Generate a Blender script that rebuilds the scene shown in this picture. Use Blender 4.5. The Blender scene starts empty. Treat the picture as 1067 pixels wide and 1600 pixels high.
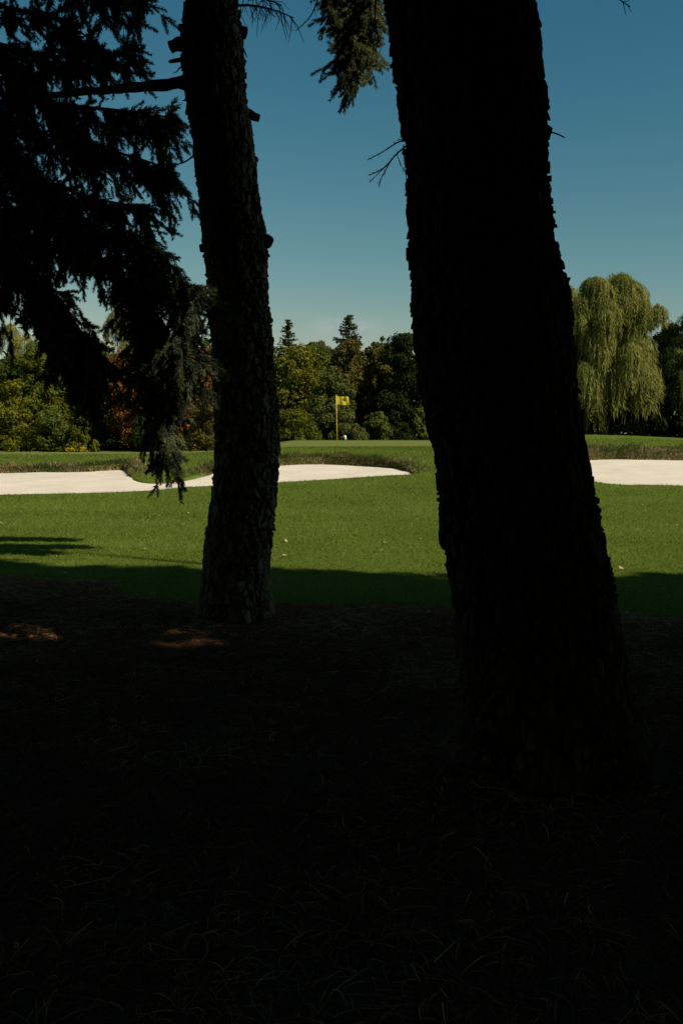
import bpy, math, random
import numpy as np
from mathutils import Vector

random.seed(7)
RNG = np.random.default_rng(7)
D = bpy.data
scene = bpy.context.scene
COL = scene.collection
R = math.radians

# ------------------------------------------------------------------ camera
F = 1556.0                       # focal length in photograph pixels (35 mm, portrait)
CAM_H = 1.6
PITCH = math.atan(120 / F)       # looking slightly down: horizon at y = 680
cam_d = D.cameras.new("camera")
cam_d.sensor_fit = 'VERTICAL'
cam_d.sensor_height = 36.0
cam_d.lens = 36.0 * F / 1600.0
cam_d.clip_start = 0.05
cam_d.clip_end = 6000
cam = D.objects.new("camera", cam_d)
COL.objects.link(cam)
cam.location = (0, 0, CAM_H)
cam.rotation_euler = (math.pi / 2 - PITCH, 0, 0)
scene.camera = cam

# ------------------------------------------------------------------ sky, sun, exposure
SUN_EL = 42.0
SUN_AZ = 122.0                   # clockwise from the view direction: from behind right
to_sun = np.array([math.sin(R(SUN_AZ)) * math.cos(R(SUN_EL)),
                   math.cos(R(SUN_AZ)) * math.cos(R(SUN_EL)),
                   math.sin(R(SUN_EL))])
world = D.worlds.new("World")
scene.world = world
world.use_nodes = True
wn, wl = world.node_tree.nodes, world.node_tree.links
wn.clear()
w_out = wn.new("ShaderNodeOutputWorld")
w_bg = wn.new("ShaderNodeBackground")
w_bg.inputs['Strength'].default_value = 0.05
sky = wn.new("ShaderNodeTexSky")
sky.sky_type = 'NISHITA'
sky.sun_disc = False
sky.sun_elevation = R(SUN_EL)
sky.sun_rotation = R(SUN_AZ)
sky.altitude = 100
sky.air_density = 1.0
sky.dust_density = 0.6
sky.ozone_density = 2.0
# the photograph's clear sky: deeper, more teal overhead and paler at the horizon than the raw model
sc_ = wn.new("ShaderNodeSeparateColor"); grade = wn.new("ShaderNodeCombineColor")
wl.new(sky.outputs['Color'], sc_.inputs['Color'])
for ch, pw_, k_, mx_ in (('Red', 2.05, 0.305, 4.3), ('Green', 1.22, 0.83, 9.0), ('Blue', 0.91, 1.04, 14.0)):
    mn = wn.new("ShaderNodeMath"); mn.operation = 'MINIMUM'; mn.inputs[1].default_value = mx_
    po = wn.new("ShaderNodeMath"); po.operation = 'POWER'; po.inputs[1].default_value = pw_
    mm = wn.new("ShaderNodeMath"); mm.operation = 'MULTIPLY'; mm.inputs[1].default_value = k_
    wl.new(sc_.outputs[ch], mn.inputs[0]); wl.new(mn.outputs[0], po.inputs[0]); wl.new(po.outputs[0], mm.inputs[0]); wl.new(mm.outputs[0], grade.inputs[ch])
# a few thin clouds low over the far trees
geo = wn.new("ShaderNodeTexCoord")
mp = wn.new("ShaderNodeMapping"); mp.inputs['Scale'].default_value = (60, 60, 130)
nz = wn.new("ShaderNodeTexNoise"); nz.inputs['Scale'].default_value = 1.0
nz.inputs['Detail'].default_value = 6; nz.inputs['Roughness'].default_value = 0.62
wl.new(geo.outputs['Generated'], mp.inputs['Vector']); wl.new(mp.outputs['Vector'], nz.inputs['Vector'])
rmp = wn.new("ShaderNodeMapRange"); rmp.inputs['From Min'].default_value = 0.36; rmp.inputs['From Max'].default_value = 0.66
wl.new(nz.outputs['Fac'], rmp.inputs['Value'])
off = wn.new("ShaderNodeVectorMath"); off.operation = 'SUBTRACT'; off.inputs[1].default_value = (0.004, 0.99, 0.106)
wl.new(geo.outputs['Generated'], off.inputs[0])
sq = wn.new("ShaderNodeVectorMath"); sq.operation = 'MULTIPLY'; sq.inputs[1].default_value = (1.0, 0.2, 2.6)
wl.new(off.outputs[0], sq.inputs[0])
le = wn.new("ShaderNodeVectorMath"); le.operation = 'LENGTH'; wl.new(sq.outputs[0], le.inputs[0])
alt = wn.new("ShaderNodeMapRange"); alt.inputs['From Min'].default_value = 0.042; alt.inputs['From Max'].default_value = 0.008
wl.new(le.outputs['Value'], alt.inputs['Value'])
mul = wn.new("ShaderNodeMath"); mul.operation = 'MULTIPLY'
wl.new(rmp.outputs['Result'], mul.inputs[0]); wl.new(alt.outputs['Result'], mul.inputs[1])
mul2 = wn.new("ShaderNodeMath"); mul2.operation = 'MULTIPLY'; mul2.inputs[1].default_value = 0.9
wl.new(mul.outputs[0], mul2.inputs[0])
cl = wn.new("ShaderNodeMix"); cl.data_type = 'RGBA'
cl.inputs['B'].default_value = (6.2, 6.8, 7.0, 1)
wl.new(mul2.outputs[0], cl.inputs['Factor']); wl.new(grade.outputs['Color'], cl.inputs['A'])
wl.new(cl.outputs['Result'], w_bg.inputs['Color'])
wl.new(w_bg.outputs['Background'], w_out.inputs['Surface'])

sun_d = D.lights.new("sun", 'SUN')
sun_d.energy = 4.0
sun_d.angle = R(0.5)
sun_d.color = (1.0, 0.93, 0.80)
sun = D.objects.new("sun", sun_d)
COL.objects.link(sun)
sun.location = (40, -5, 40)
sun.rotation_euler = Vector(tuple(-to_sun)).to_track_quat('-Z', 'Y').to_euler()

scene.view_settings.view_transform = 'Standard'
scene.view_settings.look = 'None'
scene.view_settings.exposure = 0.35
scene.view_settings.gamma = 1.0
scene.cycles.max_bounces = 6
scene.cycles.diffuse_bounces = 3
scene.cycles.transmission_bounces = 4
scene.cycles.transparent_max_bounces = 4
scene.cycles.use_denoising = True

# ------------------------------------------------------------------ helpers
def at(x, y, Y):
    """world point seen at photograph pixel (x, y) at depth Y"""
    dx = (x - 533.5) / F
    dz = -(y - 800) / F
    fy = math.cos(PITCH) + math.sin(PITCH) * dz
    fz = -math.sin(PITCH) + math.cos(PITCH) * dz
    k = Y / fy
    return np.array([dx * k, Y, CAM_H + fz * k])

def h3(i, j, k, s=0):
    i = i.astype(np.int64); j = j.astype(np.int64); k = k.astype(np.int64)
    n = (i * 73856093) ^ (j * 19349663) ^ (k * 83492791) ^ (s * 2654435 + 12345)
    n = (n ^ (n >> 13)) * 1274126177
    n = n & 0x7fffffff
    n = ((n ^ (n >> 15)) * 2246822519) & 0x7fffffff
    return n / float(0x7fffffff)

def vnoise(p, s=0):
    p = np.asarray(p, float)
    b = np.floor(p); f = p - b; f = f * f * (3 - 2 * f)
    i, j, k = b[:, 0], b[:, 1], b[:, 2]
    r = 0
    for a in (0, 1):
        for c in (0, 1):
            for d in (0, 1):
                w = (f[:, 0] if a else 1 - f[:, 0]) * (f[:, 1] if c else 1 - f[:, 1]) * (f[:, 2] if d else 1 - f[:, 2])
                r = r + w * h3(i + a, j + c, k + d, s)
    return r

def fbm(p, octv=4, s=0):
    r = 0; a = 0.5; t = 0
    for o in range(octv):
        r = r + a * vnoise(np.asarray(p) * (2 ** o), s + o); t += a; a *= 0.5
    return r / t

def worley(p, s=0):
    """F1, F2 and a random value of the nearest cell"""
    p = np.asarray(p, float)
    b = np.floor(p)
    f1 = np.full(len(p), 9.0); f2 = np.full(len(p), 9.0); idv = np.zeros(len(p))
    for a in (-1, 0, 1):
        for c in (-1, 0, 1):
            for d in (-1, 0, 1):
                q = b + np.array([a, c, d])
                pt = q + np.stack([h3(q[:, 0], q[:, 1], q[:, 2], s + 1), h3(q[:, 0], q[:, 1], q[:, 2], s + 2),
                                   h3(q[:, 0], q[:, 1], q[:, 2], s + 3)], 1)
                dd = np.linalg.norm(pt - p, axis=1)
                new = dd < f1
                f2 = np.where(new, f1, np.minimum(f2, dd))
                idv = np.where(new, h3(q[:, 0], q[:, 1], q[:, 2], s + 4), idv)
                f1 = np.where(new, dd, f1)
    return f1, f2, idv

def sstep(a, b, x):
    t = np.clip((np.asarray(x, float) - a) / (b - a), 0, 1)
    return t * t * (3 - 2 * t)

def unit(v):
    v = np.asarray(v, float)
    return v / np.maximum(np.linalg.norm(v, axis=-1, keepdims=True), 1e-9)

class Geo:
    """collects vertices, triangles, quads and one tint value per vertex"""
    def __init__(self):
        self.v = []; self.q = []; self.t = []; self.c = []; self.n = 0
    def add(self, v, quads=None, tris=None, tint=0.5):
        v = np.asarray(v, float).reshape(-1, 3)
        self.v.append(v)
        self.c.append(np.broadcast_to(np.asarray(tint, float), (len(v),)))
        if quads is not None and len(quads): self.q.append(np.asarray(quads, np.int64) + self.n)
        if tris is not None and len(tris): self.t.append(np.asarray(tris, np.int64) + self.n)
        self.n += len(v)
    def build(self, name, mat, parent=None, smooth=False, offset=None):
        v = np.concatenate(self.v)
        if offset is not None: v = v - np.asarray(offset, float)
        me = D.meshes.new(name)
        nq = sum(len(x) for x in self.q); nt = sum(len(x) for x in self.t)
        me.vertices.add(len(v)); me.vertices.foreach_set("co", v.astype(np.float32).ravel())
        li = []
        if nq: li.append(np.concatenate(self.q).ravel())
        if nt: li.append(np.concatenate(self.t).ravel())
        li = np.concatenate(li)
        me.loops.add(len(li)); me.loops.foreach_set("vertex_index", li.astype(np.int32))
        me.polygons.add(nq + nt)
        st = np.concatenate([np.arange(nq) * 4, nq * 4 + np.arange(nt) * 3])
        me.polygons.foreach_set("loop_start", st.astype(np.int32))
        me.polygons.foreach_set("loop_total", np.concatenate([np.full(nq, 4), np.full(nt, 3)]).astype(np.int32))
        if smooth: me.polygons.foreach_set("use_smooth", np.ones(nq + nt, bool))
        me.update(calc_edges=True)
        a = me.attributes.new("tint", 'FLOAT', 'POINT')
        a.data.foreach_set("value", np.concatenate(self.c).astype(np.float32))
        me.validate()
        me.materials.append(mat)
        o = D.objects.new(name, me)
        COL.objects.link(o)
        if parent is not None: o.parent = parent
        return o

def tag(o, label=None, cat=None, group=None, kind=None):
    if label: o['label'] = label
    if cat: o['category'] = cat
    if group: o['group'] = group
    if kind: o['kind'] = kind
    return o

def thing(name, loc, label, cat, group=None):
    o = D.objects.new(name, None)
    o.empty_display_size = 0.3
    COL.objects.link(o)
    o.location = tuple(float(x) for x in loc)
    return tag(o, label, cat, group)

def tube(g, pts, rad, n=8, tint=0.5, cap=True):
    """swept tube through pts with one radius per point"""
    pts = np.asarray(pts, float); m = len(pts)
    rad = np.broadcast_to(np.asarray(rad, float), (m,))
    tg = unit(np.gradient(pts, axis=0))
    ref = np.array([0, 0, 1.0]) if abs(tg[0][2]) < 0.9 else np.array([1.0, 0, 0])
    u = unit(np.cross(tg, ref)); w = np.cross(tg, u)
    a = np.linspace(0, 2 * math.pi, n, endpoint=False)
    ring = pts[:, None, :] + rad[:, None, None] * (np.cos(a)[None, :, None] * u[:, None, :] + np.sin(a)[None, :, None] * w[:, None, :])
    v = ring.reshape(-1, 3)
    i = np.arange(m - 1)[:, None] * n; j = np.arange(n)[None, :]; j2 = (j + 1) % n
    q = np.stack([i + j, i + j2, i + n + j2, i + n + j], -1).reshape(-1, 4)
    tr = None
    if cap:
        v = np.concatenate([v, pts[:1], pts[-1:]])
        k = np.arange(n); k2 = (k + 1) % n
        tr = np.concatenate([np.stack([k2, k, np.full(n, m * n)], 1), np.stack([(m - 1) * n + k, (m - 1) * n + k2, np.full(n, m * n + 1)], 1)])
    g.add(v, quads=q, tris=tr, tint=tint)

def leaf_quads(g, pos, nrm, axis, ln, wd, tint):
    """diamond leaves: pos (n,3), nrm and axis directions, length and width arrays"""
    n = len(pos)
    nrm = unit(nrm); axis = unit(axis - nrm * np.sum(axis * nrm, 1, keepdims=True))
    side = np.cross(nrm, axis)
    ln = np.broadcast_to(ln, (n,))[:, None]; wd = np.broadcast_to(wd, (n,))[:, None]
    v = np.stack([pos - axis * ln * .5, pos + side * wd * .5 - axis * ln * .08, pos + axis * ln * .5, pos - side * wd * .5 - axis * ln * .08], 1)
    q = np.arange(n * 4).reshape(n, 4)
    g.add(v.reshape(-1, 3), quads=q, tint=np.repeat(np.broadcast_to(tint, (n,)), 4))

def smooth_path(pts, m):
    pts = np.asarray(pts, float)
    s = np.linspace(0, len(pts) - 1, m)
    out = []
    for t in s:
        i = min(int(t), len(pts) - 2); f = t - i
        p0 = pts[max(i - 1, 0)]; p1 = pts[i]; p2 = pts[i + 1]; p3 = pts[min(i + 2, len(pts) - 1)]
        out.append(0.5 * ((2 * p1) + (-p0 + p2) * f + (2 * p0 - 5 * p1 + 4 * p2 - p3) * f * f + (-p0 + 3 * p1 - 3 * p2 + p3) * f ** 3))
    return np.array(out)

# ------------------------------------------------------------------ materials
def new_mat(name):
    m = D.materials.new(name); m.use_nodes = True
    nt = m.node_tree; nt.nodes.clear()
    out = nt.nodes.new("ShaderNodeOutputMaterial")
    return m, nt.nodes, nt.links, out

def ramp(nodes, stops):
    r = nodes.new("ShaderNodeValToRGB")
    e = r.color_ramp.elements
    while len(e) > 1: e.remove(e[-1])
    e[0].position = stops[0][0]; e[0].color = (*stops[0][1], 1)
    for p, c in stops[1:]:
        k = e.new(p); k.color = (*c, 1)
    return r

def leaf_mat(name, stops, trans=0.3, noise=0.0):
    """leaf colour runs along the tint of each leaf"""
    m, N, L, out = new_mat(name)
    a = N.new("ShaderNodeAttribute"); a.attribute_name = "tint"
    r = ramp(N, stops); L.new(a.outputs['Fac'], r.inputs['Fac'])
    d = N.new("ShaderNodeBsdfDiffuse"); t = N.new("ShaderNodeBsdfTranslucent")
    L.new(r.outputs['Color'], d.inputs['Color']); L.new(r.outputs['Color'], t.inputs['Color'])
    mx = N.new("ShaderNodeMixShader"); mx.inputs['Fac'].default_value = trans
    L.new(d.outputs[0], mx.inputs[1]); L.new(t.outputs[0], mx.inputs[2])
    L.new(mx.outputs[0], out.inputs['Surface'])
    return m

def plain_mat(name, color, rough=0.6, spec=0.3):
    m, N, L, out = new_mat(name)
    p = N.new("ShaderNodeBsdfPrincipled")
    nz = N.new("ShaderNodeTexNoise"); nz.inputs['Scale'].default_value = 30; nz.inputs['Detail'].default_value = 4
    r = ramp(N, [(0.3, tuple(c * 0.85 for c in color)), (0.7, color)])
    L.new(nz.outputs['Fac'], r.inputs['Fac']); L.new(r.outputs['Color'], p.inputs['Base Color'])
    p.inputs['Roughness'].default_value = rough; p.inputs['Specular IOR Level'].default_value = spec
    L.new(p.outputs[0], out.inputs['Surface'])
    return m

def bark_mat(name, dark, mid, light, scale=1.0):
    m, N, L, out = new_mat(name)
    tc = N.new("ShaderNodeTexCoord")
    mp = N.new("ShaderNodeMapping"); mp.inputs['Scale'].default_value = (1, 1, 0.55)
    L.new(tc.outputs['Object'], mp.inputs['Vector'])
    nz = N.new("ShaderNodeTexNoise"); nz.inputs['Scale'].default_value = 22 * scale; nz.inputs['Detail'].default_value = 8; nz.inputs['Roughness'].default_value = 0.7
    L.new(mp.outputs[0], nz.inputs['Vector'])
    at_ = N.new("ShaderNodeAttribute"); at_.attribute_name = "tint"
    add = N.new("ShaderNodeMath"); add.operation = 'ADD'
    mu = N.new("ShaderNodeMath"); mu.operation = 'MULTIPLY_ADD'; mu.inputs[1].default_value = 0.5; mu.inputs[2].default_value = -0.25
    L.new(at_.outputs['Fac'], mu.inputs[0]); L.new(mu.outputs[0], add.inputs[0]); L.new(nz.outputs['Fac'], add.inputs[1])
    r = ramp(N, [(0.28, dark), (0.5, mid), (0.75, light)])
    L.new(add.outputs[0], r.inputs['Fac'])
    p = N.new("ShaderNodeBsdfPrincipled"); p.inputs['Roughness'].default_value = 0.95; p.inputs['Specular IOR Level'].default_value = 0.05
    L.new(r.outputs['Color'], p.inputs['Base Color'])
    b = N.new("ShaderNodeBump"); b.inputs['Strength'].default_value = 0.7; b.inputs['Distance'].default_value = 0.012
    L.new(nz.outputs['Fac'], b.inputs['Height']); L.new(b.outputs[0], p.inputs['Normal'])
    L.new(p.outputs[0], out.inputs['Surface'])
    return m

M = {}
M['bark'] = bark_mat("spruce_bark", (0.012, 0.010, 0.008), (0.045, 0.036, 0.028), (0.10, 0.085, 0.068))
M['litbark'] = bark_mat("scaly_spruce_bark_lit", (0.026, 0.021, 0.017), (0.105, 0.085, 0.066), (0.22, 0.185, 0.15))  # spruce bark lightened: the slim trunk's brighter light is put into the colour
M['farbark'] = bark_mat("tree_bark", (0.02, 0.016, 0.012), (0.06, 0.048, 0.036), (0.11, 0.09, 0.07), 0.3)
M['cutwood'] = plain_mat("weathered_wood", (0.09, 0.07, 0.052), 0.9, 0.1)
M['needles'] = leaf_mat("spruce_needles", [(0.0, (0.024, 0.034, 0.026)), (0.5, (0.088, 0.112, 0.070)), (1.0, (0.23, 0.24, 0.080))], 0.32)
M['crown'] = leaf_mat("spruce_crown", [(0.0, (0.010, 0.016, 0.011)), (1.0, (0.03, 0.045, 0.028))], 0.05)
M['grass'] = leaf_mat("lawn_blades", [(0.0, (0.072, 0.100, 0.013)), (0.55, (0.148, 0.188, 0.028)), (0.88, (0.23, 0.258, 0.052)), (1.0, (0.36, 0.31, 0.15))], 0.3)
M['rough'] = leaf_mat("dry_rough_blades", [(0.0, (0.070, 0.105, 0.024)), (0.5, (0.13, 0.145, 0.042)), (0.75, (0.20, 0.14, 0.062)), (1.0, (0.36, 0.27, 0.14))], 0.3)
M['straw'] = leaf_mat("needle_straw", [(0.0, (0.08, 0.042, 0.020)), (0.5, (0.27, 0.118, 0.048)), (0.9, (0.38, 0.22, 0.115)), (1.0, (0.45, 0.33, 0.20))], 0.1)
M['leaf_litter'] = leaf_mat("fallen_leaf", [(0.0, (0.30, 0.20, 0.08)), (1.0, (0.50, 0.42, 0.26))], 0.2)
M['yellow'] = leaf_mat("yellow_flag_cloth", [(0.0, (0.60, 0.48, 0.035)), (1.0, (0.64, 0.52, 0.05))], 0.25)
M['pole'] = plain_mat("yellow_pole_paint", (0.75, 0.56, 0.05), 0.4, 0.4)
M['ink'] = plain_mat("emblem_ink", (0.03, 0.035, 0.03), 0.8, 0.1)
M['swirl'] = plain_mat("emblem_swirl", (0.85, 0.78, 0.30), 0.8, 0.1)
M['white'] = plain_mat("white_paint", (0.82, 0.82, 0.80), 0.5, 0.3)
M['goldenrod'] = leaf_mat("goldenrod_bloom", [(0.0, (0.06, 0.09, 0.02)), (0.4, (0.08, 0.10, 0.02)), (0.5, (0.55, 0.33, 0.02)), (1.0, (0.65, 0.42, 0.03))], 0.3)

# ------------------------------------------------------------------ the lie of the land
YK = [0, 16, 20, 24.5, 28, 30, 32, 34, 35, 37, 39, 41, 43, 48, 52, 56, 60, 70, 120, 4000]
HC = [0, 0, .01, .18, .32, .43, .585, .76, .84, .98, 1.09, 1.13, 1.145, 1.18, 1.24, 1.30, 1.31, 1.15, 1.1, 1.0]
HL = [0, 0, .01, .18, .33, .45, .62, .80, .86, .93, .94, .91, .85, .70, .66, .66, .66, .7, .9, 1.0]
HR = [0, 0, .01, .18, .31, .40, .48, .58, .65, .86, 1.14, 1.38, 1.50, 1.53, 1.50, 1.42, 1.3, 1.15, 1.1, 1.0]
_yd = np.linspace(0, 130, 1301)
def _soft(h):
    v = np.interp(_yd, YK, h)
    k = np.ones(9) / 9
    vp = np.concatenate([np.full(4, v[0]), v, np.full(4, v[-1])])
    return np.convolve(vp, k, 'valid')
_hc, _hl, _hr = _soft(HC), _soft(HL), _soft(HR)

def S(X, Y):
    """the gentle ramp the bunkers are laid into"""
    Y = np.asarray(Y, float)
    return 0.04 * np.log1p(np.exp(np.clip((Y - 20) * 1.6, -30, 30))) / 1.6 * (Y < 38) + (Y >= 38) * 0.04 * (Y - 20)

def height(X, Y):
    X = np.asarray(X, float); Y = np.asarray(Y, float)
    Yc = np.clip(Y, 0, 130)
    c = np.interp(Yc, _yd, _hc); l = np.interp(Yc, _yd, _hl); r = np.interp(Yc, _yd, _hr)
    wl_ = 1 - sstep(-6.5, -2.5, X); wr_ = sstep(4.2, 7.6, X)
    r = r + sstep(38, 42, Y) * (1 - sstep(48, 60, Y)) * (0.20 * np.exp(-((X - 11.4) / 3.4) ** 2) - 0.10)
    h = c * (1 - wl_ - wr_) + l * wl_ + r * wr_
    h = np.maximum(h, S(X, Y) * (Y < 36) * (Y > 18))
    p = np.stack([X * 0.16, Y * 0.16, np.zeros_like(X)], -1).reshape(-1, 3)
    n = (fbm(p, 3, 5).reshape(X.shape) - 0.5) * 0.07 * sstep(5, 14, Y) * (1 - sstep(19, 23, Y))
    return h + n

def on_S(x, y):
    """point of the ramp seen at a photograph pixel"""
    lo, hi = 12.0, 60.0
    for _ in range(50):
        m = (lo + hi) / 2
        if at(x, y, m)[2] > float(S(0, m)): lo = m
        else: hi = m
    p = at(x, y, lo)
    return p[:2]

def ground_hit(x, y):
    lo = 1.0
    for Y in np.arange(1.0, 80, 0.25):
        p = at(x, y, Y)
        if p[2] < float(height(np.array([p[0]]), np.array([p[1]]))[0]):
            return np.array([p[0], p[1], float(height(np.array([p[0]]), np.array([p[1]]))[0])])
    return at(x, y, 80)

def closed_curve(px, m=8):
    w = np.array([on_S(*p) for p in px])
    n = len(w); out = []
    for i in range(n):
        p0, p1, p2, p3 = w[i - 1], w[i], w[(i + 1) % n], w[(i + 2) % n]
        for f in np.linspace(0, 1, m, endpoint=False):
            out.append(0.5 * ((2 * p1) + (-p0 + p2) * f + (2 * p0 - 5 * p1 + 4 * p2 - p3) * f * f + (-p0 + 3 * p1 - 3 * p2 + p3) * f ** 3))
    return np.array(out)

LEFT_PX = [(-160, 742), (-80, 740), (0, 738), (60, 736.5), (120, 735.5), (165, 733.5), (196, 732), (206, 738), (208, 745), (216, 750), (235, 753.5),
           (262, 753.5), (290, 749), (314, 743), (332, 738), (365, 731.5), (400, 728), (440, 726), (480, 724.5), (520, 724.5), (560, 725.5), (598, 728), (627, 732), (648, 738), (647, 742),
           (620, 743.5), (580, 745.5), (530, 748.5), (480, 751), (430, 753.5), (380, 756), (330, 759), (280, 762), (230, 766.5), (160, 769.5),
           (90, 771), (0, 773), (-80, 774), (-170, 772), (-210, 758)]
RIGHT_PX = [(898, 722), (920, 718), (955, 716.5), (1000, 717.5), (1040, 717), (1090, 717.5), (1150, 719), (1230, 722), (1270, 735), (1230, 755), (1150, 760),
            (1080, 759), (1030, 757.5), (985, 757.5), (950, 755.5), (922, 750), (905, 741), (896, 730)]
BUNKERS = [closed_curve(LEFT_PX), closed_curve(RIGHT_PX)]

def sdf(X, Y, poly):
    """signed distance, negative inside"""
    X = X.ravel(); Y = Y.ravel()
    d = np.full(len(X), 1e9); ins = np.zeros(len(X), bool)
    bb = poly.min(0) - 4, poly.max(0) + 4
    sel = (X > bb[0][0]) & (X < bb[1][0]) & (Y > bb[0][1]) & (Y < bb[1][1])
    x, y = X[sel], Y[sel]
    dd = np.full(len(x), 1e9); ii = np.zeros(len(x), bool)
    for i in range(len(poly)):
        a, b = poly[i], poly[(i + 1) % len(poly)]
        e = b - a
        t = np.clip(((x - a[0]) * e[0] + (y - a[1]) * e[1]) / max(e @ e, 1e-12), 0, 1)
        dd = np.minimum(dd, np.hypot(x - a[0] - t * e[0], y - a[1] - t * e[1]))
        cr = (a[1] > y) != (b[1] > y)
        if abs(b[1] - a[1]) > 1e-12:
            ii ^= cr & (x < (b[0] - a[0]) * (y - a[1]) / (b[1] - a[1]) + a[0])
    d[sel] = np.where(ii, -dd, dd)
    return d

def bunker_sdf(X, Y):
    return np.minimum(sdf(X, Y, BUNKERS[0]), sdf(X, Y, BUNKERS[1]))

def mulch_edge(X):
    return np.interp(X, [-30, -4.6, -3.4, -2.4, -1.4, -0.6, 0.3, 1.5, 2.6, 3.4, 5, 9, 30], [11.6, 11.4, 11.2, 10.7, 9.6, 9.15, 9.2, 9.1, 8.9, 8.1, 7.7, 7.6, 8])

def fringe_mask(X, Y, d):
    """dry long grass on the bank behind each bunker"""
    hs = height(X, Y).ravel() - S(X, Y).ravel()
    n = fbm(np.stack([X.ravel() * 1.3, Y.ravel() * 1.3, 0 * X.ravel()], 1), 3, 9)
    right = sstep(4, 7, X.ravel())
    f = (1 - sstep(0.15, 1.0 + 1.2 * right, d + (n - 0.5) * 1.1)) * (1 - 0.75 * sstep(1.2, 2.4, X.ravel()) * (1 - right)) * (1 - 0.5 * (sstep(-7.2, -6.6, X.ravel()) - sstep(-5, -4, X.ravel()))) * sstep(0.02, 0.09, hs) * (d > -0.3)
    return f

def green_mask(X, Y):
    front = np.interp(X, [-14, -9, -6, -4, -2, 0, 3, 5, 8, 11, 14], [36.4, 36.3, 36.6, 38.5, 40.3, 40.8, 41.2, 42, 44, 46, 48])
    return sstep(-0.15, 0.15, Y - front) * (1 - sstep(55.0, 55.6, Y)) * (1 - sstep(5.2, 6.0, X)) * sstep(-16, -15, X)

def axis_lines(dense, far):
    v = np.concatenate([np.arange(a, b, s) for a, b, s in dense])
    return np.concatenate([-np.array(far[0])[::-1] if False else np.array(far[0]), v, np.array(far[1])])

# ground: one sheet out to the horizon, finer where it is seen close
gx = np.concatenate([[-3000, -1500, -700, -350, -180, -100, -60, -40, -30, -24, -20, -17], np.arange(-15, 15, 0.075), [15, 17, 20, 24, 30, 40, 60, 100, 180, 350, 700, 1500, 3000]])
gy = np.concatenate([[-3000, -1200, -500, -200, -100, -60, -40, -25, -15, -10, -7, -5, -3, -1.5], np.arange(0, 22, 0.2), np.arange(22, 40, 0.08), np.arange(40, 64, 0.3),
                     [64, 66, 69, 73, 78, 84, 92, 105, 130, 180, 260, 400, 700, 1500, 3500]])
GX, GY = np.meshgrid(gx, gy)
Z = height(GX, GY)
dd = bunker_sdf(GX, GY).reshape(GX.shape)
Ssurf = S(GX, GY)
wob = (fbm(np.stack([GX.ravel() * 2.2, GY.ravel() * 2.2, 0 * GX.ravel()], 1), 3, 3).reshape(GX.shape) - 0.5)
lip = sstep(0.0, 0.8, Z - Ssurf + 0.35) * sstep(0.02, 0.06, Z - Ssurf)
inside = sstep(0.0, 0.16, -(dd + wob * 0.12))
Z = Z * (1 - inside) + (Ssurf - 0.25) * inside
mul_n = fbm(np.stack([GX.ravel() * 0.9, GY.ravel() * 0.9, 0 * GX.ravel()], 1), 4, 11).reshape(GX.shape) - 0.5
mulch = 1 - sstep(-0.25, 0.25, GY - mulch_edge(GX) + mul_n * 1.6)
litter_n = fbm(np.stack([GX.ravel() * 2.5, GY.ravel() * 2.5, 0 * GX.ravel()], 1), 4, 15).reshape(GX.shape) - 0.5
Z = Z + mulch * litter_n * 0.07
fr = fringe_mask(GX, GY, dd.ravel()).reshape(GX.shape)
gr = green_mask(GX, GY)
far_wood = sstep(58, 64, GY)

gm, N, L, out = new_mat("ground_turf")
p = N.new("ShaderNodeBsdfDiffuse")
tc = N.new("ShaderNodeTexCoord")
def noise(scale, detail=4, rough=0.6):
    n = N.new("ShaderNodeTexNoise"); n.inputs['Scale'].default_value = scale; n.inputs['Detail'].default_value = detail; n.inputs['Roughness'].default_value = rough
    L.new(tc.outputs['Object'], n.inputs['Vector']); return n
def attr(nm):
    a = N.new("ShaderNodeAttribute"); a.attribute_name = nm; return a
def mixc(f, a, b):
    m = N.new("ShaderNodeMix"); m.data_type = 'RGBA'
    L.new(f, m.inputs['Factor']); L.new(a, m.inputs['A']); L.new(b, m.inputs['B']); return m.outputs['Result']
n1 = noise(0.6, 3); n2 = noise(9, 6, 0.7); n3 = noise(60, 4, 0.7)
turf = ramp(N, [(0.3, (0.074, 0.101, 0.015)), (0.55, (0.099, 0.132, 0.021)), (0.75, (0.124, 0.150, 0.028))])
av = N.new("ShaderNodeMath"); av.operation = 'ADD'
s1 = N.new("ShaderNodeMath"); s1.operation = 'MULTIPLY'; s1.inputs[1].default_value = 0.5; L.new(n1.outputs['Fac'], s1.inputs[0])
s2 = N.new("ShaderNodeMath"); s2.operation = 'MULTIPLY'; s2.inputs[1].default_value = 0.5; L.new(n3.outputs['Fac'], s2.inputs[0])
L.new(s1.outputs[0], av.inputs[0]); L.new(s2.outputs[0], av.inputs[1]); L.new(av.outputs[0], turf.inputs['Fac'])
green_c = ramp(N, [(0.35, (0.135, 0.145, 0.042)), (0.65, (0.165, 0.17, 0.050))]); L.new(n2.outputs['Fac'], green_c.inputs['Fac'])
fr_c = ramp(N, [(0.3, (0.060, 0.062, 0.018)), (0.5, (0.10, 0.085, 0.030)), (0.72, (0.20, 0.145, 0.065))]); L.new(n2.outputs['Fac'], fr_c.inputs['Fac'])
mu_c = ramp(N, [(0.3, (0.050, 0.029, 0.016)), (0.5, (0.125, 0.070, 0.036)), (0.7, (0.21, 0.115, 0.058))]); L.new(n3.outputs['Fac'], mu_c.inputs['Fac'])
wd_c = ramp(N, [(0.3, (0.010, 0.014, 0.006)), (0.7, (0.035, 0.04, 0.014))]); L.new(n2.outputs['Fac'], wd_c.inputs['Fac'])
c = mixc(attr("green").outputs['Fac'], turf.outputs['Color'], green_c.outputs['Color'])
c = mixc(attr("fringe").outputs['Fac'], c, fr_c.outputs['Color'])
c = mixc(attr("mulch").outputs['Fac'], c, mu_c.outputs['Color'])
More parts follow.
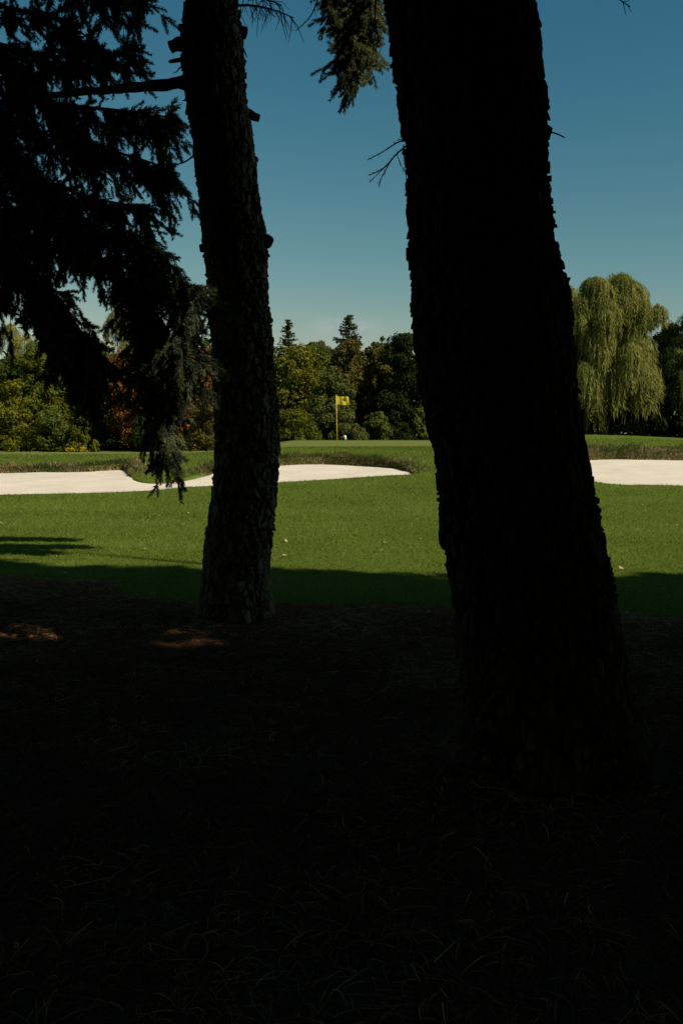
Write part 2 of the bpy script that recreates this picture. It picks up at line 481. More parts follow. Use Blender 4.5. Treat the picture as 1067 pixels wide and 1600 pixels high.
c = mixc(attr("wood").outputs['Fac'], c, wd_c.outputs['Color'])
L.new(c, p.inputs['Color'])
bmp = N.new("ShaderNodeBump"); bmp.inputs['Strength'].default_value = 0.5; bmp.inputs['Distance'].default_value = 0.03
L.new(n3.outputs['Fac'], bmp.inputs['Height']); L.new(bmp.outputs[0], p.inputs['Normal'])
L.new(p.outputs[0], out.inputs['Surface'])

def grid_obj(name, X, Y, Zz, mat, attrs):
    g = Geo(); ny, nx = X.shape
    i = np.arange(ny - 1)[:, None] * nx; j = np.arange(nx - 1)[None, :]
    q = np.stack([i + j, i + j + 1, i + nx + j + 1, i + nx + j], -1).reshape(-1, 4)
    g.add(np.stack([X, Y, Zz], -1).reshape(-1, 3), quads=q)
    o = g.build(name, mat, smooth=True)
    for k, v in attrs.items():
        a = o.data.attributes.new(k, 'FLOAT', 'POINT'); a.data.foreach_set("value", v.ravel().astype(np.float32))
    return o
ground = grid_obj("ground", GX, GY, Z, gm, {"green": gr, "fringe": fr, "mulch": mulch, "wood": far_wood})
tag(ground, kind='structure')

# bunker sand: two raked beds laid into the turf
sm, N, L, out = new_mat("bunker_sand")
p = N.new("ShaderNodeBsdfPrincipled"); p.inputs['Roughness'].default_value = 0.95; p.inputs['Specular IOR Level'].default_value = 0.05
tc = N.new("ShaderNodeTexCoord")
na = noise(1.2, 5, 0.65); nb = noise(45, 5, 0.7)
mpp = N.new("ShaderNodeMapping"); mpp.inputs['Rotation'].default_value = (0, 0, R(18)); mpp.inputs['Scale'].default_value = (1.2, 14, 1)
L.new(tc.outputs['Object'], mpp.inputs['Vector'])
nr = N.new("ShaderNodeTexNoise"); nr.inputs['Scale'].default_value = 1.5; nr.inputs['Detail'].default_value = 4; L.new(mpp.outputs[0], nr.inputs['Vector'])
rc = ramp(N, [(0.35, (0.63, 0.535, 0.415)), (0.65, (0.74, 0.635, 0.505))])
L.new(na.outputs['Fac'], rc.inputs['Fac']); L.new(rc.outputs['Color'], p.inputs['Base Color'])
ad = N.new("ShaderNodeMath"); ad.operation = 'ADD'; L.new(nb.outputs['Fac'], ad.inputs[0]); L.new(nr.outputs['Fac'], ad.inputs[1])
b = N.new("ShaderNodeBump"); b.inputs['Strength'].default_value = 0.5; b.inputs['Distance'].default_value = 0.03
L.new(ad.outputs[0], b.inputs['Height']); L.new(b.outputs[0], p.inputs['Normal']); L.new(p.outputs[0], out.inputs['Surface'])
for k, nm in enumerate(("sand_bunker", "sand_bunker")):
    P = BUNKERS[k]; a0, a1 = P.min(0) - 0.3, P.max(0) + 0.3
    SX, SY = np.meshgrid(np.arange(a0[0], a1[0], 0.12), np.arange(a0[1], a1[1], 0.12))
    d_ = sdf(SX, SY, P).reshape(SX.shape)
    un = fbm(np.stack([SX.ravel() * 0.7, SY.ravel() * 0.7, 0 * SX.ravel()], 1), 3, 21).reshape(SX.shape) - 0.5
    SZ = S(SX, SY) - 0.035 + un * 0.07 - 0.30 * sstep(0.0, 0.18, d_)
    o = grid_obj(nm, SX, SY, SZ, sm, {})
    tag(o, kind='structure')

# ------------------------------------------------------------------ lawn blades, rough fringe and straw on the ground
def ground_z(x, y):
    h = height(x, y)
    me = 1 - sstep(-0.25, 0.25, y - mulch_edge(x) + (fbm(np.stack([x * 0.9, y * 0.9, 0 * x], 1), 4, 11) - 0.5) * 1.6)
    return h + me * (fbm(np.stack([x * 2.5, y * 2.5, 0 * x], 1), 4, 15) - 0.5) * 0.07, me

def scatter(n, y0, y1, pw=1.0, marg=2.0):
    y = y0 + (y1 - y0) * RNG.random(n) ** pw
    x = (RNG.random(n) * 2 - 1) * (0.36 * y + marg)
    return x, y

def blades(name, mat, x, y, hgt, wid, lean, tint, bend=True):
    n = len(x)
    z, _ = ground_z(x, y)
    az = RNG.random(n) * 2 * math.pi
    face = RNG.random(n) * 2 * math.pi
    d = np.stack([np.cos(az) * lean, np.sin(az) * lean, np.ones(n)], 1) * hgt[:, None]
    s = np.stack([np.cos(face), np.sin(face), np.zeros(n)], 1) * wid[:, None] * .5
    b = np.stack([x, y, z - 0.008], 1)
    mid = b + d * 0.55 * np.array([0.7, 0.7, 1.05])
    v = np.stack([b - s, b + s, mid + s * .8, b + d, mid - s * .8], 1)
    g = Geo()
    i = np.arange(n) * 5
    g.add(v.reshape(-1, 3), quads=np.stack([i, i + 1, i + 2, i + 4], 1), tris=np.stack([i + 4, i + 2, i + 3], 1), tint=np.repeat(tint, 5))
    return g.build(name, mat)

def patchy(x, y, s):
    return fbm(np.stack([x * 0.55, y * 0.55, 0 * x], 1), 4, s)

x, y = scatter(430000, 7.2, 41, 1.35)
d_ = bunker_sdf(x, y)
_, me = ground_z(x, y)
keep = (d_ > 0.03) & (green_mask(x, y) < 0.3) & (RNG.random(len(x)) > me * 1.05) & (fringe_mask(x, y, d_) < RNG.random(len(x)))
x, y = x[keep], y[keep]
pt = patchy(x, y, 31)
band = np.sin(y * 1.9 + 0.25 * x + 1.5 * (patchy(x, y * .5, 33) - .5)) * 0.10
tint = np.clip(0.45 + (pt - 0.5) * 0.7 + band + RNG.normal(0, 0.10, len(x)), 0, 0.93)
dry = RNG.random(len(x)) < 0.012
tint[dry] = 1.0
sc = 0.75 + y / 26
o = blades("lawn_grass", M['grass'], x, y, (0.019 + 0.014 * RNG.random(len(x))) * sc, 0.005 * sc * (0.8 + 0.6 * RNG.random(len(x))), 1.15, tint)
tag(o, "short mown green grass of the sunlit lawn", "grass", kind='stuff')

def lip_z(x, y, d):
    ins = sstep(0.0, 0.16, -d)
    return height(x, y) * (1 - ins) + (S(x, y) - 0.25) * ins
n = 420000
x = RNG.random(n) * 34 - 17; y = 23 + RNG.random(n) * 17
d_ = bunker_sdf(x, y)
f = fringe_mask(x, y, np.maximum(d_, 0))
zz = lip_z(x, y, d_)
keep = (f > RNG.random(n) * 0.8) & (d_ > -0.13) & (zz > S(x, y) - 0.02) & (np.abs(x) < 0.36 * y + 2)
keep &= (d_ < 0.25) | (RNG.random(n) < 0.45)
x, y, d_, zz = x[keep], y[keep], d_[keep], zz[keep]; n = len(x)
tint = np.clip(0.50 + (patchy(x * 2.5, y * 2.5, 37) - 0.5) * 2.4 - 0.25 * sstep(0.1, 1.2, d_) + RNG.normal(0, 0.26, n), 0, 1)
hg = (0.06 + 0.12 * RNG.random(n)) * (0.6 + 0.8 * patchy(x * 4, y * 4, 41))
wd = 0.014 + 0.014 * RNG.random(n)
az = RNG.random(n) * 6.283; fa = RNG.normal(0, 0.6, n)
lean = np.stack([np.cos(az) * .5, np.sin(az) * .4 - 0.55 * (d_ < 0.12), 1.0 - 0.9 * RNG.random(n) * (d_ < 0.08)], 1)
b = np.stack([x, y, zz - 0.01], 1); sd = np.stack([np.cos(fa), np.sin(fa), 0 * fa], 1) * wd[:, None] * .5
g = Geo(); i = np.arange(n) * 5
m = b + lean * (hg * .55)[:, None] + [0, 0, 0.004]; t = b + lean * hg[:, None] + np.array([0, -0.02, -0.015])
v = np.stack([b - sd, b + sd, m + sd * .8, t, m - sd * .8], 1)
g.add(v.reshape(-1, 3), quads=np.stack([i, i + 1, i + 2, i + 4], 1), tris=np.stack([i + 4, i + 2, i + 3], 1), tint=np.repeat(tint, 5))
for P_ in BUNKERS:                       # ragged turf that hangs over the cut face of each lip
    seg_ = np.roll(P_, -1, 0) - P_; ls = np.linalg.norm(seg_, axis=1)
    n = int(ls.sum() * 420)
    si = RNG.choice(len(P_), n, p=ls / ls.sum()); u_ = RNG.random(n)
    pt = P_[si] + seg_[si] * u_[:, None]
    area = np.sum(P_[:, 0] * np.roll(P_[:, 1], -1) - np.roll(P_[:, 0], -1) * P_[:, 1])
    on = unit(np.stack([seg_[si][:, 1], -seg_[si][:, 0]], 1)) * np.sign(area)
    hs = height(pt[:, 0] + on[:, 0] * .1, pt[:, 1] + on[:, 1] * .1) - S(pt[:, 0], pt[:, 1])
    ok = hs > 0.05
    pt, on, hs = pt[ok], on[ok], hs[ok]; n = len(pt)
    u = RNG.random(n) ** 0.8
    pos = np.concatenate([pt + on * (0.06 - 0.15 * (1 - u) + RNG.normal(0, .02, n))[:, None], (S(pt[:, 0], pt[:, 1]) + hs * (0.05 + 0.98 * u))[:, None]], 1)
    hg = 0.05 + 0.09 * RNG.random(n); fa = np.arctan2(on[:, 1], on[:, 0]) + math.pi / 2 + RNG.normal(0, .5, n)
    sd = np.stack([np.cos(fa), np.sin(fa), 0 * fa], 1) * (0.010 + 0.016 * RNG.random(n))[:, None]
    lean = np.concatenate([-on * RNG.uniform(0.2, 0.8, n)[:, None], RNG.uniform(-1.0, 0.7, n)[:, None]], 1) + RNG.normal(0, .2, (n, 3))
    t = pos + lean * hg[:, None]; m = (pos + t) / 2 - np.concatenate([on * 0.015, np.full((n, 1), -0.012)], 1)
    v = np.stack([pos - sd, pos + sd, m + sd * .7, t, m - sd * .7], 1); i = np.arange(n) * 5
    tint = np.clip(0.62 - 0.25 * u + (patchy(pt[:, 0] * 3, pt[:, 1] * 3, 61) - .5) * 1.6 + RNG.normal(0, .25, n), 0, 1)
    g.add(v.reshape(-1, 3), quads=np.stack([i, i + 1, i + 2, i + 4], 1), tris=np.stack([i + 4, i + 2, i + 3], 1), tint=np.repeat(tint, 5))
o = g.build("rough_grass", M['rough'])
tag(o, "long brown-tipped grass on the bunker banks", "grass", kind='stuff')

# straw and fallen needles under the spruces
n = 95000
x, y = scatter(n, 1.6, 11.6, 0.85, 1.6)
z, me = ground_z(x, y)
keep = me > RNG.random(n) * 0.8
x, y, z = x[keep], y[keep], z[keep]; n = len(x)
tf = patchy(x * 2.2, y * 2.2, 51) - 0.5
ang = RNG.random(n) * 2 * math.pi
ln = 0.05 + 0.13 * RNG.random(n) ** 2
wd = (0.0008 + 0.0013 * RNG.random(n)) * np.clip(0.55 + y * 0.12, 0.6, 1.6)
curl = RNG.normal(0, 0.28, n)
lift = 0.005 + 0.018 * RNG.random(n) ** 2
pts = []
for k in range(5):
    t = k / 4 - 0.5
    a = ang + curl * t
    px = x + np.cos(ang) * ln * t - np.sin(ang) * curl * ln * t * t
    py = y + np.sin(ang) * ln * t + np.cos(ang) * curl * ln * t * t
    pz = z + lift * (1 - 2.5 * t * t) + 0.02 * RNG.random(n) * 0.3
    nx_, ny_ = -np.sin(a) * wd, np.cos(a) * wd
    pts.append(np.stack([px - nx_, py - ny_, pz], 1)); pts.append(np.stack([px + nx_, py + ny_, pz + 0.002], 1))
v = np.stack(pts, 1)
g = Geo(); i = np.arange(n)[:, None] * 10
q = np.concatenate([np.concatenate([i + 2 * k, i + 2 * k + 1, i + 2 * k + 3, i + 2 * k + 2], 1) for k in range(4)])
g.add(v.reshape(-1, 3), quads=q, tint=np.repeat(np.clip(0.5 + tf * 0.9 + RNG.normal(0, 0.22, n), 0, 1), 10))
o = g.build("needle_litter", M['straw'])
tag(o, "brown needle straw covering the shaded ground", "needle litter", kind='stuff')

# ------------------------------------------------------------------ far trees
def crown_leaves(g, base, hgt, prof, rx, ry, nclump, nleaf, lsize, crange=(0.20, 0.36), flat=0.85, tint_mid=0.5, tint_sd=0.16, seed=0, droop=0.0, low=0.04):
    """leaves on many overlapping clumps that fill the outline prof(t) of radius"""
    rg = np.random.default_rng(seed)
    t = low + (1 - low) * rg.random(nclump * 3) ** 0.9
    w = prof(t)
    sel = rg.random(len(t)) < (w / w.max()) ** 0.6 + 0.12
    t = t[sel][:nclump]; w = prof(t); k = len(t)
    az = rg.random(k) * 2 * math.pi
    rr = w * np.sqrt(0.25 + 0.75 * rg.random(k)); t = t * 1.0
    if nclump > 30:              # a filled heart so the crown reads as one tree
        kc = 14; tc_ = np.linspace(low + 0.08, 0.90, kc)
        t = np.concatenate([t, tc_]); w = prof(t); az = np.concatenate([az, rg.random(kc) * 6.28]); rr = np.concatenate([rr, w[-kc:] * 0.35]); k += kc
    cr = (crange[0] + (crange[1] - crange[0]) * rg.random(k)) * max(rx, ry) * (0.45 + 0.55 * w / w.max())
    rr = np.maximum(rr - cr / max(rx, ry) * 0.5, 0)
    c = np.stack([np.cos(az) * rr * rx, np.sin(az) * rr * ry, t * hgt], 1) + base
    c[:, 2] = np.minimum(c[:, 2], base[2] + hgt - cr * flat * 0.9)
    c[:, 2] = np.maximum(c[:, 2], base[2] + cr * 0.35)
    per = (nleaf * cr ** 2 / np.sum(cr ** 2)).astype(int) + 4
    idx = np.repeat(np.arange(k), per); n = len(idx)
    d = unit(rg.normal(0, 1, (n, 3)) + np.array([0, 0, 0.25]))
    lump = fbm(d * 1.7 + idx[:, None] * 7.3, 3, seed % 97)
    rad = cr[idx] * (0.35 + 1.15 * lump) * (0.70 + 0.42 * rg.random(n))
    pos = c[idx] + d * rad[:, None] * np.array([1, 1, flat])
    pos[:, 2] -= droop * cr[idx] * (1 - d[:, 2]) * 0.5
    pos[:, 2] = np.maximum(pos[:, 2], base[2] + 0.05)
    nr = unit(d + rg.normal(0, 0.55, (n, 3)) + np.array([0, 0, 0.3]))
    ax = rg.normal(0, 1, (n, 3)) - np.array([0, 0, droop])
    s = lsize * (0.6 + 0.8 * rg.random(n))
    ct = rg.normal(0, tint_sd * 0.8, k)
    leaf_quads(g, pos, nr, ax, s * 1.25, s * 0.8, np.clip(tint_mid + ct[idx] + rg.normal(0, tint_sd, n), 0, 1))
    return c, cr

def trunk_and_limbs(g, base, hgt, r0, clumps, seed=0, nl=7, lean=0.03):
    rg = np.random.default_rng(seed + 500)
    top = base + np.array([rg.normal(0, lean) * hgt, rg.normal(0, lean) * hgt, hgt * 0.86])
    path = smooth_path([base - [0, 0, 0.2], base * .67 + top * .33 + rg.normal(0, 0.12, 3), base * .33 + top * .67 + rg.normal(0, 0.15, 3), top], 10)
    tube(g, path, np.linspace(r0, r0 * 0.15, 10), 7)
    for i in rg.permutation(len(clumps))[:nl]:
        e = clumps[i]
        f = np.clip((e[2] - base[2]) / hgt - 0.22, 0.12, 0.8)
        s = path[int(f / 0.86 * 9)]
        m = (s + e) / 2 + np.array([0, 0, 0.08 * hgt])
        tube(g, smooth_path([s, m, e], 6), np.linspace(r0 * 0.42, r0 * 0.08, 6), 5)

oval = lambda t: np.sqrt(np.clip(1 - ((t - 0.48) / 0.56) ** 2, 0, 1))
egg = lambda t: np.clip(np.sqrt(np.clip(1 - ((t - 0.36) / 0.66) ** 2, 0, 1)), 0.02, 1)
dome = lambda t: np.sqrt(np.clip(1 - (np.clip(t - 0.25, 0, 1) / 0.78) ** 2, 0, 1)) * (0.86 + 0.14 * np.clip(t * 4, 0, 1))
bush = lambda t: np.sqrt(np.clip(1 - (t / 1.02) ** 2, 0, 1))
cone = lambda t: np.clip(1.02 - t, 0.02, 1) ** 0.85

GREENS = {
    'yellowgreen': [(0.0, (0.050, 0.062, 0.008)), (0.5, (0.118, 0.120, 0.016)), (1.0, (0.22, 0.185, 0.028))],
    'mid':         [(0.0, (0.026, 0.042, 0.010)), (0.5, (0.060, 0.082, 0.018)), (1.0, (0.12, 0.13, 0.030))],
    'olive':       [(0.0, (0.034, 0.036, 0.010)), (0.5, (0.078, 0.070, 0.018)), (1.0, (0.15, 0.12, 0.034))],
    'dark':        [(0.0, (0.007, 0.013, 0.005)), (0.5, (0.016, 0.026, 0.008)), (1.0, (0.038, 0.050, 0.014))],  # dark species; also shade painted as leaf colour by willow and maple
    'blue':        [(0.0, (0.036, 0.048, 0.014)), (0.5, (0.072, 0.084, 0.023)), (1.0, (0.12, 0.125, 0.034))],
    'rust':        [(0.0, (0.035, 0.032, 0.008)), (0.3, (0.10, 0.055, 0.015)), (0.65, (0.24, 0.085, 0.028)), (1.0, (0.32, 0.13, 0.035))],
    'bright':      [(0.0, (0.060, 0.080, 0.010)), (0.5, (0.115, 0.135, 0.018)), (1.0, (0.18, 0.19, 0.030))],
    'willow':      [(0.0, (0.080, 0.088, 0.018)), (0.5, (0.165, 0.165, 0.040)), (1.0, (0.28, 0.245, 0.072))],
    'willowshade':  [(0.0, (0.022, 0.034, 0.010)), (0.5, (0.048, 0.064, 0.018)), (1.0, (0.09, 0.105, 0.034))],  # willow leaves darkened: the shade is put into their colour
    'conifer':     [(0.0, (0.024, 0.030, 0.012)), (0.5, (0.052, 0.056, 0.020)), (1.0, (0.095, 0.082, 0.030))],
}
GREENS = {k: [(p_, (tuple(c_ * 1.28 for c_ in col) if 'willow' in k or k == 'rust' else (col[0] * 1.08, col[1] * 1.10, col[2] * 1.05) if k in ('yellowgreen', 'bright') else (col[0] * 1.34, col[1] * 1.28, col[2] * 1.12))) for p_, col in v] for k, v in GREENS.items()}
MF = {k: leaf_mat("foliage_" + k, v, 0.3) for k, v in GREENS.items()}

def gz(X, Y):
    return float(height(np.array([X]), np.array([Y]))[0])

def spot(cx, top, half, Y):
    p = at(cx, top, Y); z0 = gz(p[0], Y)
    return np.array([p[0], Y, z0]), p[2] - z0, half / F * Y

def far_tree(name, label, cat, cx, top, half, Y, kind, prof, nclump, nleaf, lsize, seed, group=None, depth=1.0, mid=0.5, sd=0.12, flat=0.85, crange=(0.20, 0.36), low=0.04, droop=0.0, r0=None):
    base, hgt, rx = spot(cx, top, half, Y)
    root = thing(name, base, label, cat, group)
    g = Geo()
    c, cr = crown_leaves(g, np.zeros(3), hgt, prof, rx, rx * depth, nclump, int(nleaf * 2.3), lsize * 0.70, crange, flat, mid, sd, seed, droop, low)
    g.build("crown" if cat != 'bush' else "foliage", MF[kind], root)
    tg = Geo()
    trunk_and_limbs(tg, np.zeros(3), hgt, r0 or max(0.06, hgt * 0.022), c, seed, 8)
    tg.build("trunk" if cat != 'bush' else "stem", M['farbark'], root)
    return root

def spire(name, label, cx, top, half, Y, seed, group=None, kind='conifer'):
    """a spruce: whorls of boughs that droop from a straight trunk"""
    rg = np.random.default_rng(seed)
    base, hgt, rx = spot(cx, top, half, Y)
    root = thing(name, base, label, 'tree', group)
    g = Geo(); tg = Geo()
    tube(tg, [(0, 0, -.2), (0, 0, hgt * .5), (0, 0, hgt * .98)], [hgt * .018, hgt * .011, 0.02], 7)
    z = hgt * 0.12
    P = []; Nn = []; A = []; Sz = []
    while z < hgt * 0.985:
        f = z / hgt
        L_ = rx * (1 - f) ** 0.72 * 1.15 + 0.06
        for k in range(rg.integers(5, 8)):
            a = rg.random() * 2 * math.pi; l = L_ * rg.uniform(0.65, 1.15)
            dr = np.array([math.cos(a), math.sin(a), 0])
            up = 0.25 * f ** 2 - 0.18
            m = max(3, int(l / 0.16))
            s = np.linspace(0.08, 1, m)
            c = dr * (s * l)[:, None]; c[:, 2] = z + up * s * l + 0.14 * l * s ** 3
            tube(tg, np.array([[0, 0, z], c[m // 2], c[-1]]), [0.03, 0.02, 0.008], 4)
            for q in range(6):
                wdt = l * 0.30 * (1.1 - s)
                off = np.stack([-dr[1] * np.ones(m), dr[0] * np.ones(m), np.zeros(m)], 1) * (rg.uniform(-1, 1, m) * (wdt + 0.06))[:, None]
                pp = c + off; pp[:, 2] -= np.abs(rg.normal(0.06, 0.07, m))
                P.append(pp); Nn.append(np.array([0, 0, 1]) + rg.normal(0, 0.5, (m, 3))); A.append(dr + rg.normal(0, 0.4, (m, 3)) + off * 2); Sz.append(rg.uniform(0.6, 1.3, m))
        z += hgt * 0.022 * rg.uniform(0.8, 1.2)
    P = np.concatenate(P); Sz = np.concatenate(Sz)
    leaf_quads(g, P, np.concatenate(Nn), np.concatenate(A), 0.30 * Sz, 0.12 * Sz, np.clip(rg.normal(0.5, 0.22, len(P)), 0, 1))
    g.build("crown", MF[kind], root); tg.build("trunk", M['farbark'], root)
    return root

def willow(name, label, cx, top, half, Y, seed, kind='willow', nm=40, per=100, seg=13, group=None, depth=0.8, lowest=0.1):
    """weeping crown: mounds whose long strands arch over and hang"""
    rg = np.random.default_rng(seed)
    base, hgt, rx = spot(cx, top, half, Y)
    root = thing(name, base, label, 'tree', group)
    g = Geo(); tg = Geo()
    C = []; CR = []
    for i in range(nm):
        f = 0.30 + 0.70 * ((i + 0.5) / nm) ** 0.88
        w = max(0.02, 1 - (max(f - 0.60, 0) / 0.455) ** 3) ** 0.5 * (0.9 + 0.1 * min(1, f * 2))
        a = rg.random() * 2 * math.pi
        rr = w * math.sqrt(rg.uniform(0.22, 1.0))
        r = rx * rg.uniform(0.14, 0.27)
        rr = max(rr * rx - r * 0.75, 0)
        c = np.array([math.cos(a) * rr, math.sin(a) * rr * depth, f * hgt - r * 1.0])
        C.append(c); CR.append(r)
    C = np.array(C); CR = np.array(CR)
    mt = rg.normal(0, 0.13, nm)
    for i in range(nm):
        k = per
        a = rg.random(k) * 2 * math.pi
        outw = math.atan2(C[i][1], C[i][0])
        a = outw + (a - math.pi) * rg.uniform(0.55, 1.0)
        r = CR[i] * rg.uniform(0.5, 1.12, k)
        hang = np.minimum(rg.uniform(0.15, 1.0, k) ** 1.6 * CR[i] * rg.uniform(0.6, 2.5), C[i][2] - lowest)
        s = np.linspace(0, 1, seg)[None, :]
        tot = r * 1.45 + hang
        d = s * tot[:, None]
        arc = np.clip(d / (r[:, None] * 1.45), 0, 1) * (math.pi / 2)
        rad = np.sin(arc) * r[:, None]
        zz = np.cos(arc) * r[:, None] * 1.0 - np.clip(d - r[:, None] * 1.45, 0, None)
        jit = rg.normal(0, 0.05, (k, seg)) * CR[i]
        X = C[i][0] + np.cos(a)[:, None] * (rad + jit); Yy = C[i][1] + np.sin(a)[:, None] * (rad + jit); Zz = C[i][2] + zz + rg.normal(0, 0.03, (k, seg))
        Pp = np.stack([X, Yy, Zz], -1)
        ax = np.gradient(Pp, axis=1) + rg.normal(0, 0.08, Pp.shape)
        outd = np.stack([np.cos(a), np.sin(a), np.full(k, 0.4)], 1)[:, None, :] + rg.normal(0, 0.5, Pp.shape)
        sp = tot / seg
        ln = np.repeat(sp * 2.0, seg) * rg.uniform(0.7, 1.3, k * seg)
        ti = np.clip(0.5 + mt[i] + rg.normal(0, 0.14, k)[:, None] + rg.normal(0, 0.08, (k, seg)), 0, 1)
        leaf_quads(g, Pp.reshape(-1, 3), outd.reshape(-1, 3), ax.reshape(-1, 3), ln, 0.052 * rg.uniform(0.6, 1.5, k * seg) * hgt / 12, ti.ravel())
    trunk_and_limbs(tg, np.zeros(3), hgt * 0.95, hgt * 0.035, C + np.array([0, 0, 0.3]), seed, 12)
    g.build("crown", MF[kind], root); tg.build("trunk", M['farbark'], root)
    return root

# centre, seen between the two trunks
spire("spruce_tree", "slim dark spruce top rising behind the yellow-green tree beside the left trunk", 450, 496, 40, 92, 101)
far_tree("broadleaf_tree", "yellow-green broadleaf tree in full sun between the left trunk and the flag", "tree", 472, 541, 62, 78, 'yellowgreen', egg, 80, 11000, 0.24, 102, low=0.0)
far_tree("broadleaf_tree", "pale hazy green tree filling the gap between yellow-green tree and brown-green conifer", "tree", 512, 533, 34, 98, 'blue', oval, 36, 5000, 0.26, 103)
spire("spruce_tree", "tall brownish spruce whose pointed top is the highest in the middle of the tree line", 545, 489, 56, 88, 104)
far_tree("broadleaf_tree", "brownish olive tree right of the flag with spruce top above it", "tree", 546, 522, 48, 82, 'olive', egg, 70, 9000, 0.24, 105, low=0.0)
far_tree("broadleaf_tree", "blue-green bushy tree standing straight behind the yellow flag", "tree", 520, 580, 40, 72, 'blue', egg, 50, 6500, 0.2, 106, low=0.0)
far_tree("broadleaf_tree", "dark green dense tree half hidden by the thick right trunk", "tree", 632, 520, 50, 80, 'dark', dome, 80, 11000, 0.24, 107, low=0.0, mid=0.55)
far_tree("broadleaf_tree", "mid green treetop just left of the dark dense tree", "tree", 596, 527, 28, 92, 'mid', oval, 34, 4500, 0.25, 108)
far_tree("leafy_bush", "small bright yellow-green bush at the left edge of the thick trunk", "bush", 658, 636, 18, 66, 'bright', bush, 26, 2600, 0.16, 109)
far_tree("leafy_bush", "rounded grey-green bush on the tree line right of the white stake", "bush", 590, 642, 26, 68, 'mid', bush, 34, 3400, 0.16, 110, mid=0.6)
far_tree("leafy_bush", "low pale green bush directly behind the white stake", "bush", 545, 662, 30, 66, 'blue', bush, 30, 3000, 0.14, 111, mid=0.6)
far_tree("leafy_bush", "low golden-green bush at the foot of the yellow-green tree", "bush", 458, 640, 44, 68, 'yellowgreen', bush, 44, 5200, 0.15, 112, mid=0.4)
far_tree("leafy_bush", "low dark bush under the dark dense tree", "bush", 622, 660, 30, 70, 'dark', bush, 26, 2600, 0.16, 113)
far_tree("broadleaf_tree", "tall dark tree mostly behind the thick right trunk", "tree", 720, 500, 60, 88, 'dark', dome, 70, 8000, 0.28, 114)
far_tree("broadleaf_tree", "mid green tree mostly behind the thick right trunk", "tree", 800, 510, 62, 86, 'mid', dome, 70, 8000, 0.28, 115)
# right
willow("willow_tree", "big sunlit weeping willow with pale yellow-green strands right of the thick trunk", 945, 432, 98, 72, 120, nm=130, per=185, seg=10)
willow("willow_tree", "weeping willow with shade painted into its darker leaves at the right edge of the photograph", 1096, 440, 62, 78, 121, 'willowshade', nm=34, per=90, seg=12)
far_tree("broadleaf_tree", "tree with shade painted into its dark leaves under and right of the sunlit willow", "tree", 1046, 500, 46, 84, 'dark', dome, 60, 8000, 0.26, 122, low=0.0)  # dark leaf colour carries the shadow this tree stands in
far_tree("broadleaf_tree", "dense thicket tree with deep shade painted into its near-black leaves behind the lower strands of the sunlit willow", "tree", 955, 540, 92, 86, 'dark', dome, 80, 10000, 0.28, 123, low=0.0, mid=0.4)  # near-black leaves stand in for the deep shade behind the willow
# left, beyond the bunker
willow("willow_tree", "pale yellow willow top seen above the rust maple through the hanging boughs", 192, 478, 48, 78, 130, nm=44, per=80, seg=11)
willow("willow_tree", "yellowish willow at the left edge behind the green trees", 18, 506, 52, 80, 131, nm=44, per=80, seg=11)
far_tree("broadleaf_tree", "mid green tree between the left edge willow and the rust maple", "tree", 92, 528, 62, 66, 'mid', egg, 70, 9500, 0.22, 132, low=0.0)
far_tree("broadleaf_tree", "dark green tree at the left edge of the photograph", "tree", 28, 556, 60, 64, 'mid', egg, 64, 8000, 0.2, 133, low=0.0, mid=0.35)
far_tree("maple_tree", "rust-orange maple turning autumn red behind the left bunker", "tree", 232, 536, 74, 60, 'rust', oval, 80, 10500, 0.19, 134, low=0.06, mid=0.5, sd=0.2)
far_tree("maple_tree", "red-tinged small maple close left of the left trunk", "tree", 318, 545, 52, 62, 'rust', egg, 60, 7500, 0.19, 135, low=0.0, mid=0.32, sd=0.22)
far_tree("broadleaf_tree", "thicket tree with shade painted into its dark leaves under the rust maple", "tree", 180, 606, 80, 62, 'dark', dome, 70, 8500, 0.2, 136, low=0.0)  # dark leaves stand in for the shade below the maple crown
far_tree("leafy_bush", "yellow-green bush at the far left behind the bunker", "bush", 16, 594, 42, 54, 'yellowgreen', bush, 44, 5200, 0.15, 137)
far_tree("leafy_bush", "low green bush between the far left bush and the dark thicket", "bush", 82, 640, 40, 53, 'mid', bush, 40, 4600, 0.14, 138, mid=0.6)
far_tree("leafy_bush", "low bright bush in front of the dark thicket below the rust maple", "bush", 126, 652, 30, 52, 'yellowgreen', bush, 30, 3200, 0.13, 139, mid=0.3)
far_tree("leafy_bush", "olive bush with reddish leaves just left of the left trunk", "bush", 322, 604, 36, 54, 'olive', bush, 40, 4600, 0.15, 140)
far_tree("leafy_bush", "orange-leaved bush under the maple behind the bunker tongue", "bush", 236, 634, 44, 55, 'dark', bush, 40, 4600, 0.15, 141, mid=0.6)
far_tree("broadleaf_tree", "green tree hidden behind the left trunk beside the yellow-green tree", "tree", 400, 540, 50, 84, 'mid', egg, 60, 7000, 0.25, 142, low=0.0)

far_tree("broadleaf_tree", "olive-green tree closing the gap between the olive tree and the dark dense tree", "tree", 582, 540, 40, 86, 'olive', egg, 56, 7000, 0.24, 150, low=0.0, mid=0.4)
far_tree("broadleaf_tree", "soft green treetop behind the yellow-green tree, just left of the brownish spruce", "tree", 494, 536, 40, 96, 'mid', dome, 46, 6000, 0.26, 151, low=0.0)
far_tree("broadleaf_tree", "olive-yellow tree at the far left behind the yellow-green bush", "tree", 58, 548, 50, 60, 'yellowgreen', egg, 60, 7500, 0.2, 152, low=0.0, mid=0.35)
far_tree("broadleaf_tree", "green tree filling the line between the rust maple and the left trunk", "tree", 286, 556, 46, 68, 'mid', egg, 50, 6500, 0.22, 153, low=0.0)
far_tree("broadleaf_tree", "green tree behind the rust maple, left of the pale yellow willow top", "tree", 140, 540, 48, 76, 'mid', egg, 50, 6500, 0.23, 154, low=0.0)
